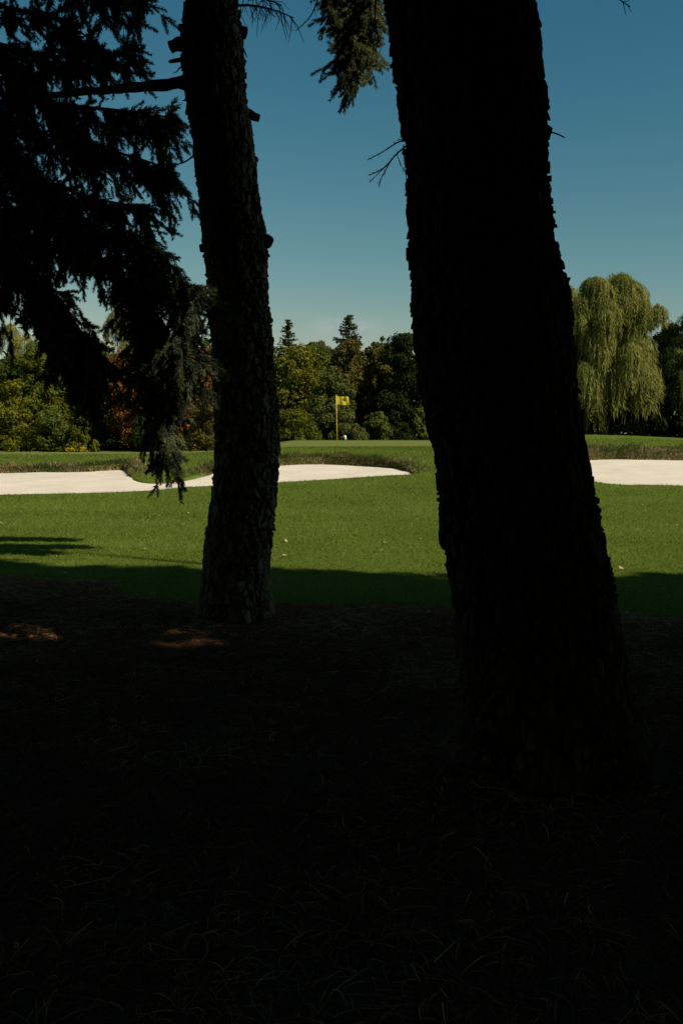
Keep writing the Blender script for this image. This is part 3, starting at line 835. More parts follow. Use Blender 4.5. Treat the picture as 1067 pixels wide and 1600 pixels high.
# one far wood closes the view behind the named trees
g = Geo()
for i in range(46):
    rg = np.random.default_rng(900 + i)
    X = -75 + i * 150 / 45 + rg.normal(0, 0.8); Y = 106 + rg.uniform(-3, 10)
    crown_leaves(g, np.array([X, Y, gz(X, Y)]), rg.uniform(8.8, 11.6), dome, 4.4, 4.0, 30, 2600, 0.5, (0.2, 0.34), 0.8, 0.5, 0.14, 900 + i, 0, 0.0)
o = g.build("far_woods", MF['mid'])
tag(o, "far green wood closing the view behind the tree line", "woods", kind='stuff')

# goldenrod at the edge of the rough
for (px, sd_) in ((112, 1), (131, 2)):
    rg = np.random.default_rng(sd_)
    X = at(px, 705, 49)[0]; z0 = gz(X, 49)
    root = thing("goldenrod_plant", (X, 49, z0), ["goldenrod clump with yellow plumes, left of the pair at the foot of the bushes", "goldenrod clump with yellow plumes, right of the pair at the foot of the bushes"][sd_ - 1], "wildflower", "goldenrod clumps behind the left bunker")
    g = Geo(); sg = Geo()
    zt = at(px, 702, 49)[2] - z0
    for k in range(7):
        a = rg.random() * 6.28; r = rg.uniform(0.0, 0.14); hh = zt * rg.uniform(0.85, 1.25)
        e = np.array([math.cos(a) * r * 1.6, math.sin(a) * r, hh])
        tube(sg, [(math.cos(a) * r * .5, math.sin(a) * r * .5, 0), e], [0.006, 0.004], 4)
        m = 18
        pp = e + rg.normal(0, 1, (m, 3)) * np.array([0.07, 0.07, 0.06])
        leaf_quads(g, pp, rg.normal(0, 1, (m, 3)), rg.normal(0, 1, (m, 3)), 0.05, 0.04, rg.uniform(0.5, 1, m))
    sg.build("stems", M['grass'], root); tag(g.build("bloom", M['goldenrod'], root), kind='stuff')

# ------------------------------------------------------------------ flagstick and marker on the green
fp = at(527, 698, 41.6)
fb = np.array([fp[0], 41.6, gz(fp[0], 41.6)])
ft = at(525.2, 617.5, 41.6)
flag_root = thing("flagstick", fb, "yellow golf flagstick with square yellow flag standing on the putting green", "golf flag")
g = Geo()
tube(g, [(0, 0, -0.1), (ft - fb) * 0.5, ft - fb], [0.016, 0.0135, 0.012], 10)
tube(g, [ft - fb, ft - fb + [0, 0, 0.012], ft - fb + [0, 0, 0.03]], [0.014, 0.02, 0.008], 10)
g.build("pole", M['pole'], flag_root, smooth=True)
def cloth(u, w):
    """u along the flag, w down it"""
    s = u * 0.50
    yy = 0.05 * np.sin(u * 7.0 + w * 1.2) * u + 0.03 * np.sin(u * 13 - w * 2) * u
    x_ = s * 0.985 - 0.03 * w * u + 0.06 * w * u * u
    z_ = -0.37 * w - 0.055 * u * (1 - w) - 0.02 * np.sin(u * 6) * (1 - w * .5) + 0.02 * np.sin(u * 5 + .7) * w
    return np.stack([x_ + 0.016, yy, z_], -1)
o_ = (ft - fb) + np.array([0, 0, -0.02])
nu, nw = 30, 20
U, W = np.meshgrid(np.linspace(0, 1, nu), np.linspace(0, 1, nw))
V = cloth(U.ravel(), W.ravel())
i = np.arange(nw - 1)[:, None] * nu; j = np.arange(nu - 1)[None, :]
q = np.stack([i + j, i + j + 1, i + nu + j + 1, i + nu + j], -1).reshape(-1, 4)
g = Geo()
g.add(V + o_ + [0, 0.003, 0], quads=q[:, ::-1]); g.add(V + o_ - [0, 0.003, 0], quads=q)
flag = g.build("flag", M['yellow'], flag_root, smooth=True)
def decal(name, polys, mat, dy):
    g = Geo()
    for P in polys:
        P = np.asarray(P, float); c = P.mean(0); k = len(P)
        rings = []
        for f in (0.0, 0.5, 1.0):
            rings.append(c + (P - c) * f)
        pts = np.concatenate(rings)
        vv = cloth(pts[:, 0], pts[:, 1]) + o_ - [0, dy, 0]
        a = np.arange(k); b2 = (a + 1) % k
        g.add(vv, quads=np.stack([k + a, k + b2, 2 * k + b2, 2 * k + a], 1), tris=np.stack([a, k + a, k + b2], 1))
    return g.build(name, mat, flag)
def blob(cx, cy, rx, ry, rot=0, n=12):
    a = np.linspace(0, 2 * math.pi, n, endpoint=False)
    x_, y_ = np.cos(a) * rx, np.sin(a) * ry
    return np.stack([cx + x_ * math.cos(rot) - y_ * math.sin(rot), cy + x_ * math.sin(rot) + y_ * math.cos(rot)], 1)
decal("emblem", [blob(0.57, 0.34, 0.045, 0.10, 0.5), blob(0.70, 0.33, 0.045, 0.11, -0.5), blob(0.60, 0.50, 0.05, 0.07, -0.6), blob(0.71, 0.52, 0.05, 0.07, 0.6), blob(0.645, 0.42, 0.04, 0.09)], M['ink'], 0.006)
a = np.linspace(0, 1, 14)
up = np.stack([0.12 + 0.40 * a, 0.28 + 0.42 * a ** 0.8], 1); dn = up[::-1] + [0.02, 0.07]
decal("emblem_swirl", [np.concatenate([up, dn])], M['swirl'], 0.005)

mp_ = at(540, 688, 56.5)
mb = np.array([mp_[0], 56.5, gz(mp_[0], 56.5)])
root = thing("marker_stake", mb, "small white leaning stake at the back of the putting green", "stake")
g = Geo()
hh = 0.29; tl = -0.18
sec = []
for (z_, w_, t_) in ((0.05, 0.052, 0.03), (0.07, 0.058, 0.034), (hh - 0.02, 0.078, 0.036), (hh, 0.068, 0.026)):
    sec.append([(-w_ + tl * z_, -t_, z_), (w_ + tl * z_, -t_, z_), (w_ + tl * z_, t_, z_), (-w_ + tl * z_, t_, z_)])
v = np.array(sec).reshape(-1, 3)
q = [[4 * k + a, 4 * k + (a + 1) % 4, 4 * k + 4 + (a + 1) % 4, 4 * k + 4 + a] for k in range(3) for a in range(4)] + [[3, 2, 1, 0], [12, 13, 14, 15]]
g.add(v, quads=q); g.build("plate", M['white'], root)
g = Geo(); tube(g, [(0, 0, -0.12), (-0.009, 0, 0.055)], [0.012, 0.014], 8); g.build("spike", M['white'], root)

# ------------------------------------------------------------------ the two trunks
def spruce_trunk(root_name, label, Ld, Rd, Y, top_z, parent_loc_y, seed, cell, relief, step=0.011, curve=0.0):
    ys_l, xs_l = np.array([p[1] for p in Ld], float), np.array([p[0] for p in Ld], float)
    ys_r, xs_r = np.array([p[1] for p in Rd], float), np.array([p[0] for p in Rd], float)
    yy = np.arange(0, max(ys_l[-1], ys_r[-1]) + 1, 4.0)
    kern = np.ones(9) / 9
    def prof(ys, xs):
        v = np.interp(yy, ys, xs); vp = np.concatenate([np.full(4, v[0]), v, np.full(4, v[-1])]); return np.convolve(vp, kern, 'valid')
    xl, xr = prof(ys_l, xs_l), prof(ys_r, xs_r)
    pl = np.array([at(a, b, Y) for a, b in zip(xl, yy)]); pr = np.array([at(a, b, Y) for a, b in zip(xr, yy)])
    zz = pl[:, 2]; cx = (pl[:, 0] + pr[:, 0]) / 2; rad = (pr[:, 0] - pl[:, 0]) / 2 * 0.985
    o = np.argsort(zz); zz, cx, rad = zz[o], cx[o], rad[o]
    z0 = gz(cx[0], Y)
    zvis = np.arange(zz[0], zz[-1], step)
    zs = np.concatenate([[zz[0] - 0.35, zz[0] - 0.12], zvis, np.arange(zz[-1], zz[-1] + 1.2, step * 2.5), np.linspace(zz[-1] + 1.3, top_z, 60)])
    sl = (cx[-1] - cx[-20]) / (zz[-1] - zz[-20])
    C = np.interp(zs, zz, cx); Rr = np.interp(zs, zz, rad)
    up = zs > zz[-1]
    C[up] = cx[-1] + sl * (zs[up] - zz[-1]) * 0.5
    Rr[up] = rad[-1] * (1 - (zs[up] - zz[-1]) / (top_z - zz[-1]) * 0.93)
    lowf = zs < zz[0]
    Rr[lowf] *= 1.06
    nth = int(2 * math.pi * rad.max() / step)
    th = np.linspace(0, 2 * math.pi, nth, endpoint=False)
    TH, ZS = np.meshgrid(th, zs)
    Cc = C[:, None] * np.ones_like(TH); RR = Rr[:, None] * np.ones_like(TH)
    X = Cc + np.cos(TH) * RR; Yv = Y + np.sin(TH) * RR * 0.96
    P = np.stack([X.ravel(), Yv.ravel(), ZS.ravel()], 1)
    f1, f2, idv = worley(P * np.array([1 / cell, 1 / cell, 0.48 / cell]) + 0.5 * (fbm(P * 14, 2, seed)[:, None] - .5), seed)
    g1, g2, id2 = worley(P * np.array([2.3 / cell, 2.3 / cell, 1.6 / cell]), seed + 20)
    big = fbm(P * np.array([5, 5, 2.2]), 3, seed + 3) - 0.5
    fine = fbm(P * 55, 3, seed + 5) - 0.5
    crack = sstep(0.02, 0.16, f2 - f1)
    disp = relief * (crack * (0.45 + 1.0 * idv) - 0.6) + relief * 0.45 * sstep(0.03, 0.2, g2 - g1) * (id2 - 0.3) + relief * 2.1 * big + relief * 0.5 * fine
    # root flare breaks into buttresses
    fl = np.clip(1 - (P[:, 2] - z0) / 0.6, 0, 1) ** 2
    disp = disp + fl * rad[0] * 0.15 * np.sin(TH.ravel() * 5 + seed) 
    rs = np.clip(RR.ravel() / rad.max() * 1.5, 0.25, 1)
    disp = disp * rs
    nrm = np.stack([np.cos(TH.ravel()), np.sin(TH.ravel()), np.zeros(TH.size)], 1)
    V = P + nrm * disp[:, None]
    tint = np.clip(0.35 + 0.5 * crack * idv + 0.2 * fine, 0, 1)
    base = np.array([C[2], Y, z0])
    nz_, nt_ = TH.shape
    i = np.arange(nz_ - 1)[:, None] * nt_; j = np.arange(nt_)[None, :]; j2 = (j + 1) % nt_
    q = np.stack([i + j, i + j2, i + nt_ + j2, i + nt_ + j], -1).reshape(-1, 4)
    g = Geo(); g.add(V - base, quads=q, tint=tint)
    # loose scales of bark that stand off the trunk
    rg = np.random.default_rng(seed)
    nf = int(5200 * (zz[-1] - zz[0]) / 3.6)
    zf = rg.uniform(zz[0], zz[-1] + 0.3, nf); tf = rg.uniform(0, 2 * math.pi, nf)
    cf = np.interp(zf, zs, C); rf = np.interp(zf, zs, Rr)
    nn = np.stack([np.cos(tf), np.sin(tf), np.zeros(nf)], 1); tt = np.stack([-np.sin(tf), np.cos(tf), np.zeros(nf)], 1)
    kz = np.array([0, 0, 1.0])
    clus = fbm(np.stack([nn[:, 0] * 2.5, nn[:, 1] * 2.5, zf * 3.2], 1), 3, seed + 8)
    sz = cell * rg.uniform(0.14, 0.42, nf) * np.where(rg.random(nf) < 0.05, 1.8, 1)
    stand = relief * rg.uniform(0.3, 1.7, nf) * np.where(rg.random(nf) < 0.1, 1.5, 1) * sstep(0.30, 0.56, clus)
    ctr = np.stack([cf, np.full(nf, Y), zf], 1) + nn * np.array([1, 0.96, 1]) * (rf + stand * 0.6)[:, None]
    tilt = rg.normal(0, 0.22, nf)[:, None]; tilt2 = rg.normal(0.02, 0.17, nf)[:, None]
    a = tt + nn * tilt; b_ = kz - nn * tilt2
    k = 6; ring = []
    for m in range(k):
        an = 2 * math.pi * m / k
        rr_ = sz * rg.uniform(0.6, 1.2, nf)
        ring.append(ctr + a * (math.cos(an) * rr_ * 0.62)[:, None] + b_ * (math.sin(an) * rr_)[:, None])
    top = np.stack(ring, 1) + nn[:, None, :] * (sz * 0.22)[:, None, None]
    bot = np.stack(ring, 1) * 0.9 + ctr[:, None, :] * 0.1 - nn[:, None, :] * (stand + sz * 0.25)[:, None, None]
    vv = np.concatenate([top, bot], 1)
    ii = np.arange(nf)[:, None] * 12
    qq = np.concatenate([np.concatenate([ii + m, ii + 6 + m, ii + 6 + (m + 1) % 6, ii + (m + 1) % 6], 1) for m in range(6)] +
                        [np.concatenate([ii, ii + 1, ii + 2, ii + 3], 1), np.concatenate([ii, ii + 3, ii + 4, ii + 5], 1)])
    g.add(vv.reshape(-1, 3) - base, quads=qq, tint=np.repeat(rg.uniform(0.2, 0.9, nf), 12))
    root = thing(root_name, base, label, 'tree')
    g.build("trunk", M['litbark' if cell > .055 else 'bark'], root)
    return root, base, lambda z: (np.interp(z, zs, C), np.interp(z, zs, Rr))

RL = [(603, 0), (609, 40), (615, 80), (625, 160), (637, 230), (640, 330), (643, 420), (643, 500), (655, 580), (668, 660), (680, 700), (688, 790), (692, 845), (702, 885), (711, 940), (716, 1000), (720, 1060), (724, 1120), (726, 1180), (716, 1240)]
RR_ = [(828, 0), (836, 40), (842, 110), (850, 190), (852, 260), (859, 330), (865, 390), (878, 435), (885, 470), (890, 540), (899, 620), (905, 680), (916, 730), (929, 790), (944, 870), (955, 930), (966, 1000), (983, 1080), (1000, 1130), (1018, 1180), (1040, 1240)]
LL = [(293, 0), (285, 50), (287, 120), (301, 200), (310, 280), (321, 390), (327, 450), (333, 560), (338, 650), (339, 700), (335, 760), (325, 830), (317, 900), (312, 950), (306, 985)]
LR = [(368, 0), (377, 60), (384, 160), (395, 220), (401, 270), (408, 330), (416, 385), (416, 430), (420, 480), (428, 570), (434, 640), (434, 700), (432, 760), (428, 800), (422, 860), (418, 920), (424, 965), (430, 985)]
big, big_b, big_c = spruce_trunk("spruce_tree", "thick leaning black trunk of the near spruce right of centre", RL, RR_, 4.75, 17.0, 0, 61, 0.050, 0.020, 0.0105)
slim, slim_b, slim_c = spruce_trunk("spruce_tree", "slimmer spruce trunk left of centre with sawn branch stubs", LL, LR, 8.7, 17.5, 0, 71, 0.062, 0.021, 0.0125)

def add_stub(parent, base, Y, path_px, radii, name, mat='bark', depths=None, n=9, rough=0.15):
    """a dead limb or stub that starts inside the trunk; path in photograph pixels at the trunk's depth"""
    P = np.array([at(px, py, Y + (depths[i] if depths else 0)) for i, (px, py) in enumerate(path_px)]) - base
    m = max(6, len(P) * 5)
    S_ = smooth_path(P, m)
    rr = np.interp(np.linspace(0, 1, m), np.linspace(0, 1, len(radii)), radii)
    rr = rr * (1 + rough * (vnoise(S_ * 25 + 3) - 0.5) * 2)
    S_ = S_ + (np.stack([vnoise(S_ * 9, 1), vnoise(S_ * 9, 2), vnoise(S_ * 9, 3)], 1) - .5) * rr[:, None] * 0.6
    g = Geo(); tube(g, S_, rr, n, tint=0.4)
    return g.build(name, M[mat], parent)

# slim trunk: stubs, the long limb to the left, knobs
B, Yt = slim_b, 8.7
add_stub(slim, B, Yt, [(305, 72), (285, 72), (266, 74)], [0.058, 0.056, 0.056], "branch_stub", 'cutwood')
add_stub(slim, B, Yt, [(300, 44), (288, 43), (280, 42)], [0.035, 0.03, 0.026], "branch_stub")
add_stub(slim, B, Yt, [(305, 92), (285, 94), (264, 97)], [0.022, 0.02, 0.012], "branch_stub")
add_stub(slim, B, Yt, [(385, 177), (395, 181), (406, 184)], [0.045, 0.04, 0.036], "branch_stub", 'cutwood')
add_stub(slim, B, Yt, [(366, 48), (376, 50), (384, 52)], [0.06, 0.055, 0.04], "branch_stub")
add_stub(slim, B, Yt, [(370, 100), (378, 101), (382, 104)], [0.04, 0.035, 0.02], "branch_stub")
add_stub(slim, B, Yt, [(405, 378), (416, 379), (424, 381)], [0.07, 0.06, 0.035], "branch_stub")
add_stub(slim, B, Yt, [(330, 388), (320, 388), (312, 389)], [0.05, 0.045, 0.035], "branch_stub")
add_stub(slim, B, Yt, [(390, 250), (398, 251), (401, 254)], [0.04, 0.035, 0.02], "branch_stub")
limb = add_stub(slim, B, Yt, [(312, 134), (285, 132), (250, 134), (208, 137), (150, 142), (80, 148)], [0.075, 0.055, 0.045, 0.040, 0.034, 0.026], "limb")
add_stub(slim, B, Yt, [(318, 236), (303, 243), (290, 252), (272, 258)], [0.012, 0.009, 0.007, 0.004], "twig", n=5)
add_stub(slim, B, Yt, [(300, 160), (296, 157), (285, 157)], [0.010, 0.007, 0.004], "twig", n=5)
add_stub(slim, B, Yt, [(385, 205), (392, 208), (398, 212)], [0.008, 0.006, 0.003], "twig", n=5)
add_stub(slim, B, Yt, [(300, 12), (290, 20), (284, 32)], [0.010, 0.007, 0.004], "twig", n=5)
add_stub(slim, B, Yt, [(300, 100), (284, 104), (276, 112), (270, 114)], [0.008, 0.006, 0.003], "twig", n=5)
add_stub(slim, B, Yt, [(378, 70), (384, 84), (386, 90)], [0.008, 0.006, 0.003], "twig", n=5)

def bare_spray(parent, base, Y, spine, r0, name, side, seed, spread=1.0):
    """a dead spray: a spine with many thin side twigs"""
    rg = np.random.default_rng(seed)
    P = smooth_path(np.array([at(px, py, Y + dy) for px, py, dy in spine]) - base, 24)
    g = Geo(); tube(g, P, np.linspace(r0, r0 * 0.35, 24), 6)
    for k in range(side):
        i = rg.integers(4, 23)
        d = unit(P[min(i + 1, 23)] - P[i - 1])
        e = unit(d * rg.uniform(0.1, 0.8) + rg.normal(0, 0.45, 3) * spread + np.array([0, 0, -0.75]))
        l = rg.uniform(0.06, 0.22) * spread
        m = P[i] + e * l * 0.5 + rg.normal(0, 0.012, 3); q = P[i] + e * l + np.array([0, 0, -0.02]) + rg.normal(0, 0.02, 3)
        tube(g, [P[i], m, q], [r0 * 0.35, r0 * 0.25, r0 * 0.15], 4)
    return g.build(name, M['bark'], parent)
bare_spray(slim, B, Yt, [(362, 10, 0), (385, 8, -.3), (410, 11, -.5), (435, 18, -.7), (459, 28, -.8)], 0.012, "twig", 30, 5)
bare_spray(slim, B, Yt, [(365, -8, 0), (395, -6, .2), (425, 2, .3), (440, 8, .3)], 0.011, "twig", 26, 6)

# thick trunk: knob, flakes, dead twig with needles
B, Yt = big_b, 4.75
add_stub(big, B, Yt, [(840, 204), (853, 205), (861, 208)], [0.055, 0.042, 0.03], "branch_stub")
add_stub(big, B, Yt, [(858, 206), (870, 209), (882, 215)], [0.005, 0.004, 0.003], "twig", n=5)
add_stub(big, B, Yt, [(822, 45), (833, 44), (840, 46)], [0.035, 0.028, 0.018], "branch_stub")
add_stub(big, B, Yt, [(650, 348), (641, 348), (636, 349)], [0.018, 0.014, 0.01], "branch_stub")
add_stub(big, B, Yt, [(868, 430), (880, 437), (885, 448)], [0.03, 0.022, 0.012], "branch_stub")
bare_spray(big, B, Yt, [(640, 0, .1), (596, -18, -.4), (586, 20, -.5), (591, 66, -.5)], 0.006, "twig", 7, 8, 0.5)

# ------------------------------------------------------------------ hanging spruce boughs
def twig_proto(rg, L_=0.11, nn=104, nl=0.027, wd=0.0058):
    """one needled shoot along +X"""
    t = rg.uniform(0.02, 1, nn); a = rg.uniform(0, 2 * math.pi, nn)
    dirv = np.stack([np.full(nn, 0.95), np.cos(a), np.sin(a)], 1)
    dirv = unit(dirv + rg.normal(0, 0.12, (nn, 3)))
    b = np.stack([t * L_, np.cos(a) * 0.002, np.sin(a) * 0.002], 1)
    ln = nl * rg.uniform(0.75, 1.15, nn)[:, None] * (1 - 0.35 * t[:, None] ** 3)
    sd = unit(np.cross(dirv, rg.normal(0, 1, (nn, 3)))) * wd * .5
    v = np.stack([b - sd, b + sd, b + dirv * ln], 1).reshape(-1, 3)
    s = np.array([[0, 0.0022, 0], [0, -0.0022, 0], [L_, 0, 0]])
    return np.concatenate([v, s])
PROTOS = [twig_proto(np.random.default_rng(40 + k)) for k in range(8)]

def place_twigs(g, pos, dirs, scale, tint, rg):
    n = len(pos)
    dirs = unit(dirs)
    r = unit(np.cross(dirs, rg.normal(0, 1, (n, 3)))); u = np.cross(dirs, r)
    Mx = np.stack([dirs, r, u], 2)
    pid = rg.integers(0, len(PROTOS), n)
    for k in range(len(PROTOS)):
        s = pid == k
        if not s.any(): continue
        P = PROTOS[k]
        v = np.einsum('nij,mj->nmi', Mx[s], P) * scale[s][:, None, None] + pos[s][:, None, :]
        m = len(P)
        g.add(v.reshape(-1, 3), tris=np.arange(s.sum() * m).reshape(-1, 3), tint=np.repeat(tint[s], m))

def bough(parent, base, spine, r0, width, hang, dens, seed, out=0.5, size=1.0, tint=0.45, taper=0.4, name="bough", world_pts=False):
    """spine = (px, py, depth) list; shoots hang from it in drooping sprays"""
    rg = np.random.default_rng(seed)
    P0 = (np.array([at(a, b, c) for a, b, c in spine]) if not world_pts else np.array(spine)) - base
    m = 40
    P = smooth_path(P0, m)
    lens = np.concatenate([[0], np.cumsum(np.linalg.norm(np.diff(P, axis=0), axis=1))])
    tg = unit(np.gradient(P, axis=0))
    gb = Geo(); gn = Geo()
    tube(gb, P, np.linspace(r0, r0 * 0.25, m), 6, tint=0.4)
    nb = int(lens[-1] * dens)
    tp, td, ts = [], [], []
    for b in range(nb):
        f = (b + rg.random()) / nb
        i = min(int(f * (m - 1)), m - 2)
        s = P[i] + (P[i + 1] - P[i]) * (f * (m - 1) - i)
        sd = unit(np.cross(tg[i], [0, 0, 1.0]) + 1e-6) * rg.choice([-1, 1])
        w = width * (1 - taper * f) * rg.uniform(0.4, 1.1)
        hh = hang * (1 - taper * 0.6 * f) * rg.uniform(0.2, 0.85)
        e1 = s + sd * w * 0.55 + tg[i] * w * out + np.array([0, 0, -hh * 0.25]) + rg.normal(0, 0.03, 3)
        e2 = e1 + sd * w * 0.30 + tg[i] * w * out * 0.6 + np.array([0, 0, -hh * 0.75]) + rg.normal(0, 0.05, 3)
        bp = smooth_path([s, e1, e2], 9)
        tube(gb, bp, np.linspace(0.0055, 0.002, 9), 3, tint=0.4, cap=False)
        bl = np.linalg.norm(np.diff(bp, axis=0), axis=1).sum()
        k = max(5, int(bl / 0.027))
        fs = rg.uniform(0.08, 1, k)
        fi = np.minimum((fs * 8).astype(int), 7)
        pos = bp[fi] + (bp[fi + 1] - bp[fi]) * (fs * 8 - fi)[:, None]
        tdv = unit(bp[fi + 1] - bp[fi])
        sv = unit(np.cross(tdv, rg.normal(0, 1, (k, 3))))
        dv = tdv * 0.9 + sv * rg.uniform(0.25, 0.8, k)[:, None] + np.array([0, 0, -0.2])
        tp.append(pos); td.append(dv); ts.append(size * rg.uniform(0.65, 1.25, k) * (1.1 - 0.35 * fs))
        tp.append(bp[-1:]); td.append(tdv[-1:]); ts.append(np.array([size]))
    tp, td, ts = np.concatenate(tp), np.concatenate(td), np.concatenate(ts)
    tn = np.clip(tint + rg.normal(0, 0.22, len(tp)), 0, 1)
    place_twigs(gn, tp, td, ts, tn, rg)
    o = gb.build(name, M['bark'], parent)
    gn.build("needles", M['needles'], o)
    return len(tp)

# the spruce just outside the left edge: its trunk stands out of frame, its boughs hang in
lx, ly = -4.6, 8.2
left_base = np.array([lx, ly, gz(lx, ly)])
left = thing("spruce_tree", left_base, "drooping dark blue-green spruce boughs hanging in from the left edge", "tree")
g = Geo()
zz = np.linspace(-0.3, 15, 30)
tube(g, np.stack([0.12 * np.sin(zz * .3), 0.1 * np.cos(zz * .4), zz], 1), np.interp(zz, [-.3, .4, 15], [0.42, 0.33, 0.03]), 16)
g.build("trunk", M['bark'], left)
NT = 0
LB = [
    # spine (px, py, depth), r0, width, hang, density
    ([(-260, -60, 8.0), (-120, -40, 7.8), (0, 8, 7.6), (90, 32, 7.5), (148, 64, 7.4)], 0.022, 0.30, 0.35, 34),
    ([(-200, -120, 7.4), (0, -70, 7.2), (110, -40, 7.1), (170, -24, 7.0), (212, -14, 6.9)], 0.02, 0.34, 0.62, 34),
    ([(-260, 20, 7.6), (-80, 50, 7.5), (60, 84, 7.4), (120, 88, 7.3), (204, 84, 7.2)], 0.024, 0.32, 0.50, 48),
    ([(-250, 110, 7.8), (-80, 130, 7.5), (70, 160, 7.3), (180, 172, 7.2), (258, 182, 7.1)], 0.024, 0.34, 0.66, 44),
    ([(-250, 150, 7.2), (-60, 180, 7.1), (90, 215, 7.0), (190, 240, 6.9), (266, 264, 6.9)], 0.022, 0.32, 0.62, 46),
    ([(-250, 190, 8.2), (-60, 230, 8.0), (60, 280, 7.9), (150, 310, 7.9), (215, 322, 7.8)], 0.024, 0.42, 0.66, 46),
    ([(-250, 230, 7.0), (-40, 290, 6.9), (90, 340, 6.8), (180, 366, 6.8), (250, 394, 6.7)], 0.024, 0.34, 0.50, 46),
    ([(-240, 260, 7.7), (-60, 320, 7.6), (60, 372, 7.5), (170, 410, 7.4), (275, 436, 7.3), (312, 462, 7.2)], 0.026, 0.34, 0.56, 44),
    ([(-230, 180, 7.4), (-100, 250, 7.3), (-20, 330, 7.2), (30, 420, 7.1)], 0.022, 0.42, 0.72, 40),
    ([(-240, 300, 6.9), (-60, 350, 6.8), (40, 420, 6.7), (96, 500, 6.7), (136, 575, 6.6)], 0.026, 0.28, 0.44, 48),
    ([(170, 410, 7.4), (222, 470, 7.3), (240, 540, 7.2), (254, 620, 7.1), (261, 706, 7.1)], 0.015, 0.17, 0.30, 78),
    ([(250, 430, 7.3), (276, 486, 7.2), (287, 540, 7.1), (288, 590, 7.1)], 0.012, 0.17, 0.32, 64),
    ([(200, 420, 7.4), (222, 500, 7.2), (226, 560, 7.1), (214, 596, 7.0)], 0.012, 0.12, 0.20, 40),
    ([(60, 430, 6.7), (104, 490, 6.6), (140, 535, 6.5), (164, 560, 6.5)], 0.012, 0.16, 0.26, 46),
    ([(96, 510, 6.6), (126, 556, 6.5), (144, 596, 6.4), (149, 618, 6.4)], 0.010, 0.11, 0.16, 56),
    ([(-220, 60, 8.4), (-80, 140, 8.3), (20, 230, 8.2), (80, 320, 8.1)], 0.022, 0.46, 0.7, 50),
    ([(-220, -20, 8.8), (-80, 40, 8.7), (20, 100, 8.6), (110, 200, 8.5)], 0.022, 0.46, 0.7, 50),
    ([(20, 400, 6.9), (56, 480, 6.8), (82, 530, 6.8), (98, 566, 6.7)], 0.012, 0.16, 0.24, 46),
]
for k, (sp, r0, w, h, dn) in enumerate(LB):
    NT += bough(left, left_base, sp, r0, w * (0.66 if len(sp) > 4 and sp[0][0] < 0 else 1.05), h * (0.66 if len(sp) > 4 and sp[0][0] < 0 else 0.95), dn * 0.84, 300 + k, size=1.1, tint=0.58)

# the bough that hangs beside the thick trunk, from a limb above the frame
for k, (sp, w, h, dn) in enumerate([
    ([(690, -330, 4.9), (600, -260, 5.6), (552, -150, 6.1), (536, -60, 6.2), (540, 20, 6.2), (546, 70, 6.2), (552, 112, 6.2)], 0.12, 0.17, 80),
    ([(690, -320, 5.0), (620, -240, 5.8), (578, -120, 6.3), (566, -20, 6.3), (565, 40, 6.3), (566, 82, 6.3)], 0.11, 0.16, 76),
    ([(620, -250, 5.8), (556, -170, 6.1), (522, -90, 6.1), (516, -40, 6.1), (522, 14, 6.1)], 0.10, 0.15, 66),
    ([(620, -250, 5.8), (600, -150, 6.1), (590, -60, 6.1), (584, -10, 6.1), (580, 30, 6.1)], 0.08, 0.12, 46)]):
    NT += bough(big, big_b, sp, 0.012, w, h, dn, 340 + k, out=0.25, size=0.85, tint=0.74, taper=0.5)
# unseen bough added to the slim spruce to cast the shadow across the left lawn
for k, (a_, b2_, t_) in enumerate((((-90, 856), (108, 856), 10.2), ((-90, 844), (92, 845), 10.4), ((-90, 862), (60, 864), 10.3))):
    G0, G1 = ground_hit(*a_), ground_hit(*b2_)
    w0, w1 = G0 + to_sun * t_, G1 + to_sun * t_
    root_pt = np.array([slim_c(7.4)[0], 8.7, 7.4])
    NT += bough(slim, slim_b, [root_pt, root_pt * .4 + w0 * .6 + [0, 0, .3], w0, (w0 + w1) / 2, w1], 0.03, 0.42, 0.25, 90, 360 + k, out=0.7, size=2.0, taper=0.85, world_pts=True)
print("shoots", NT)
# sparse dying twig with a few needles on the thick trunk
rg = np.random.default_rng(77)
g = Geo(); gn = Geo()
J = lambda px, py, dy=0: at(px, py, 4.55 + dy) - big_b
for pl, r in (([(644, 216), (622, 222), (600, 236), (574, 250)], 0.004), ([(644, 220), (620, 240), (600, 262), (576, 274)], 0.0045), ([(610, 252), (596, 278), (592, 292)], 0.0028),
              ([(630, 226), (632, 252), (637, 300)], 0.003), ([(620, 240), (626, 258), (634, 268)], 0.002), ([(600, 262), (584, 278), (578, 284)], 0.002), ([(644, 214), (632, 217), (624, 218)], 0.002)):
    P = smooth_path([J(a, b, rg.normal(0, .03)) for a, b in pl], 14)
    tube(g, P, np.linspace(r, r * .5, 14), 5)
    n = int(12 + 60 * np.linalg.norm(P[-1] - P[0]))
    i = rg.integers(4, 13, n); d = unit(unit(P[i] - P[i - 1]) * 0.8 + rg.normal(0, 0.6, (n, 3)))
    s = unit(np.cross(d, rg.normal(0, 1, (n, 3)))) * 0.0014
    e = P[i] + d * rg.uniform(0.012, 0.03, n)[:, None]
    gn.add(np.stack([P[i] - s, P[i] + s, e], 1).reshape(-1, 3), tris=np.arange(3 * n).reshape(-1, 3), tint=np.full(3 * n, 0.2))
o = g.build("twig", M['bark'], big); gn.build("needles", M['needles'], o)
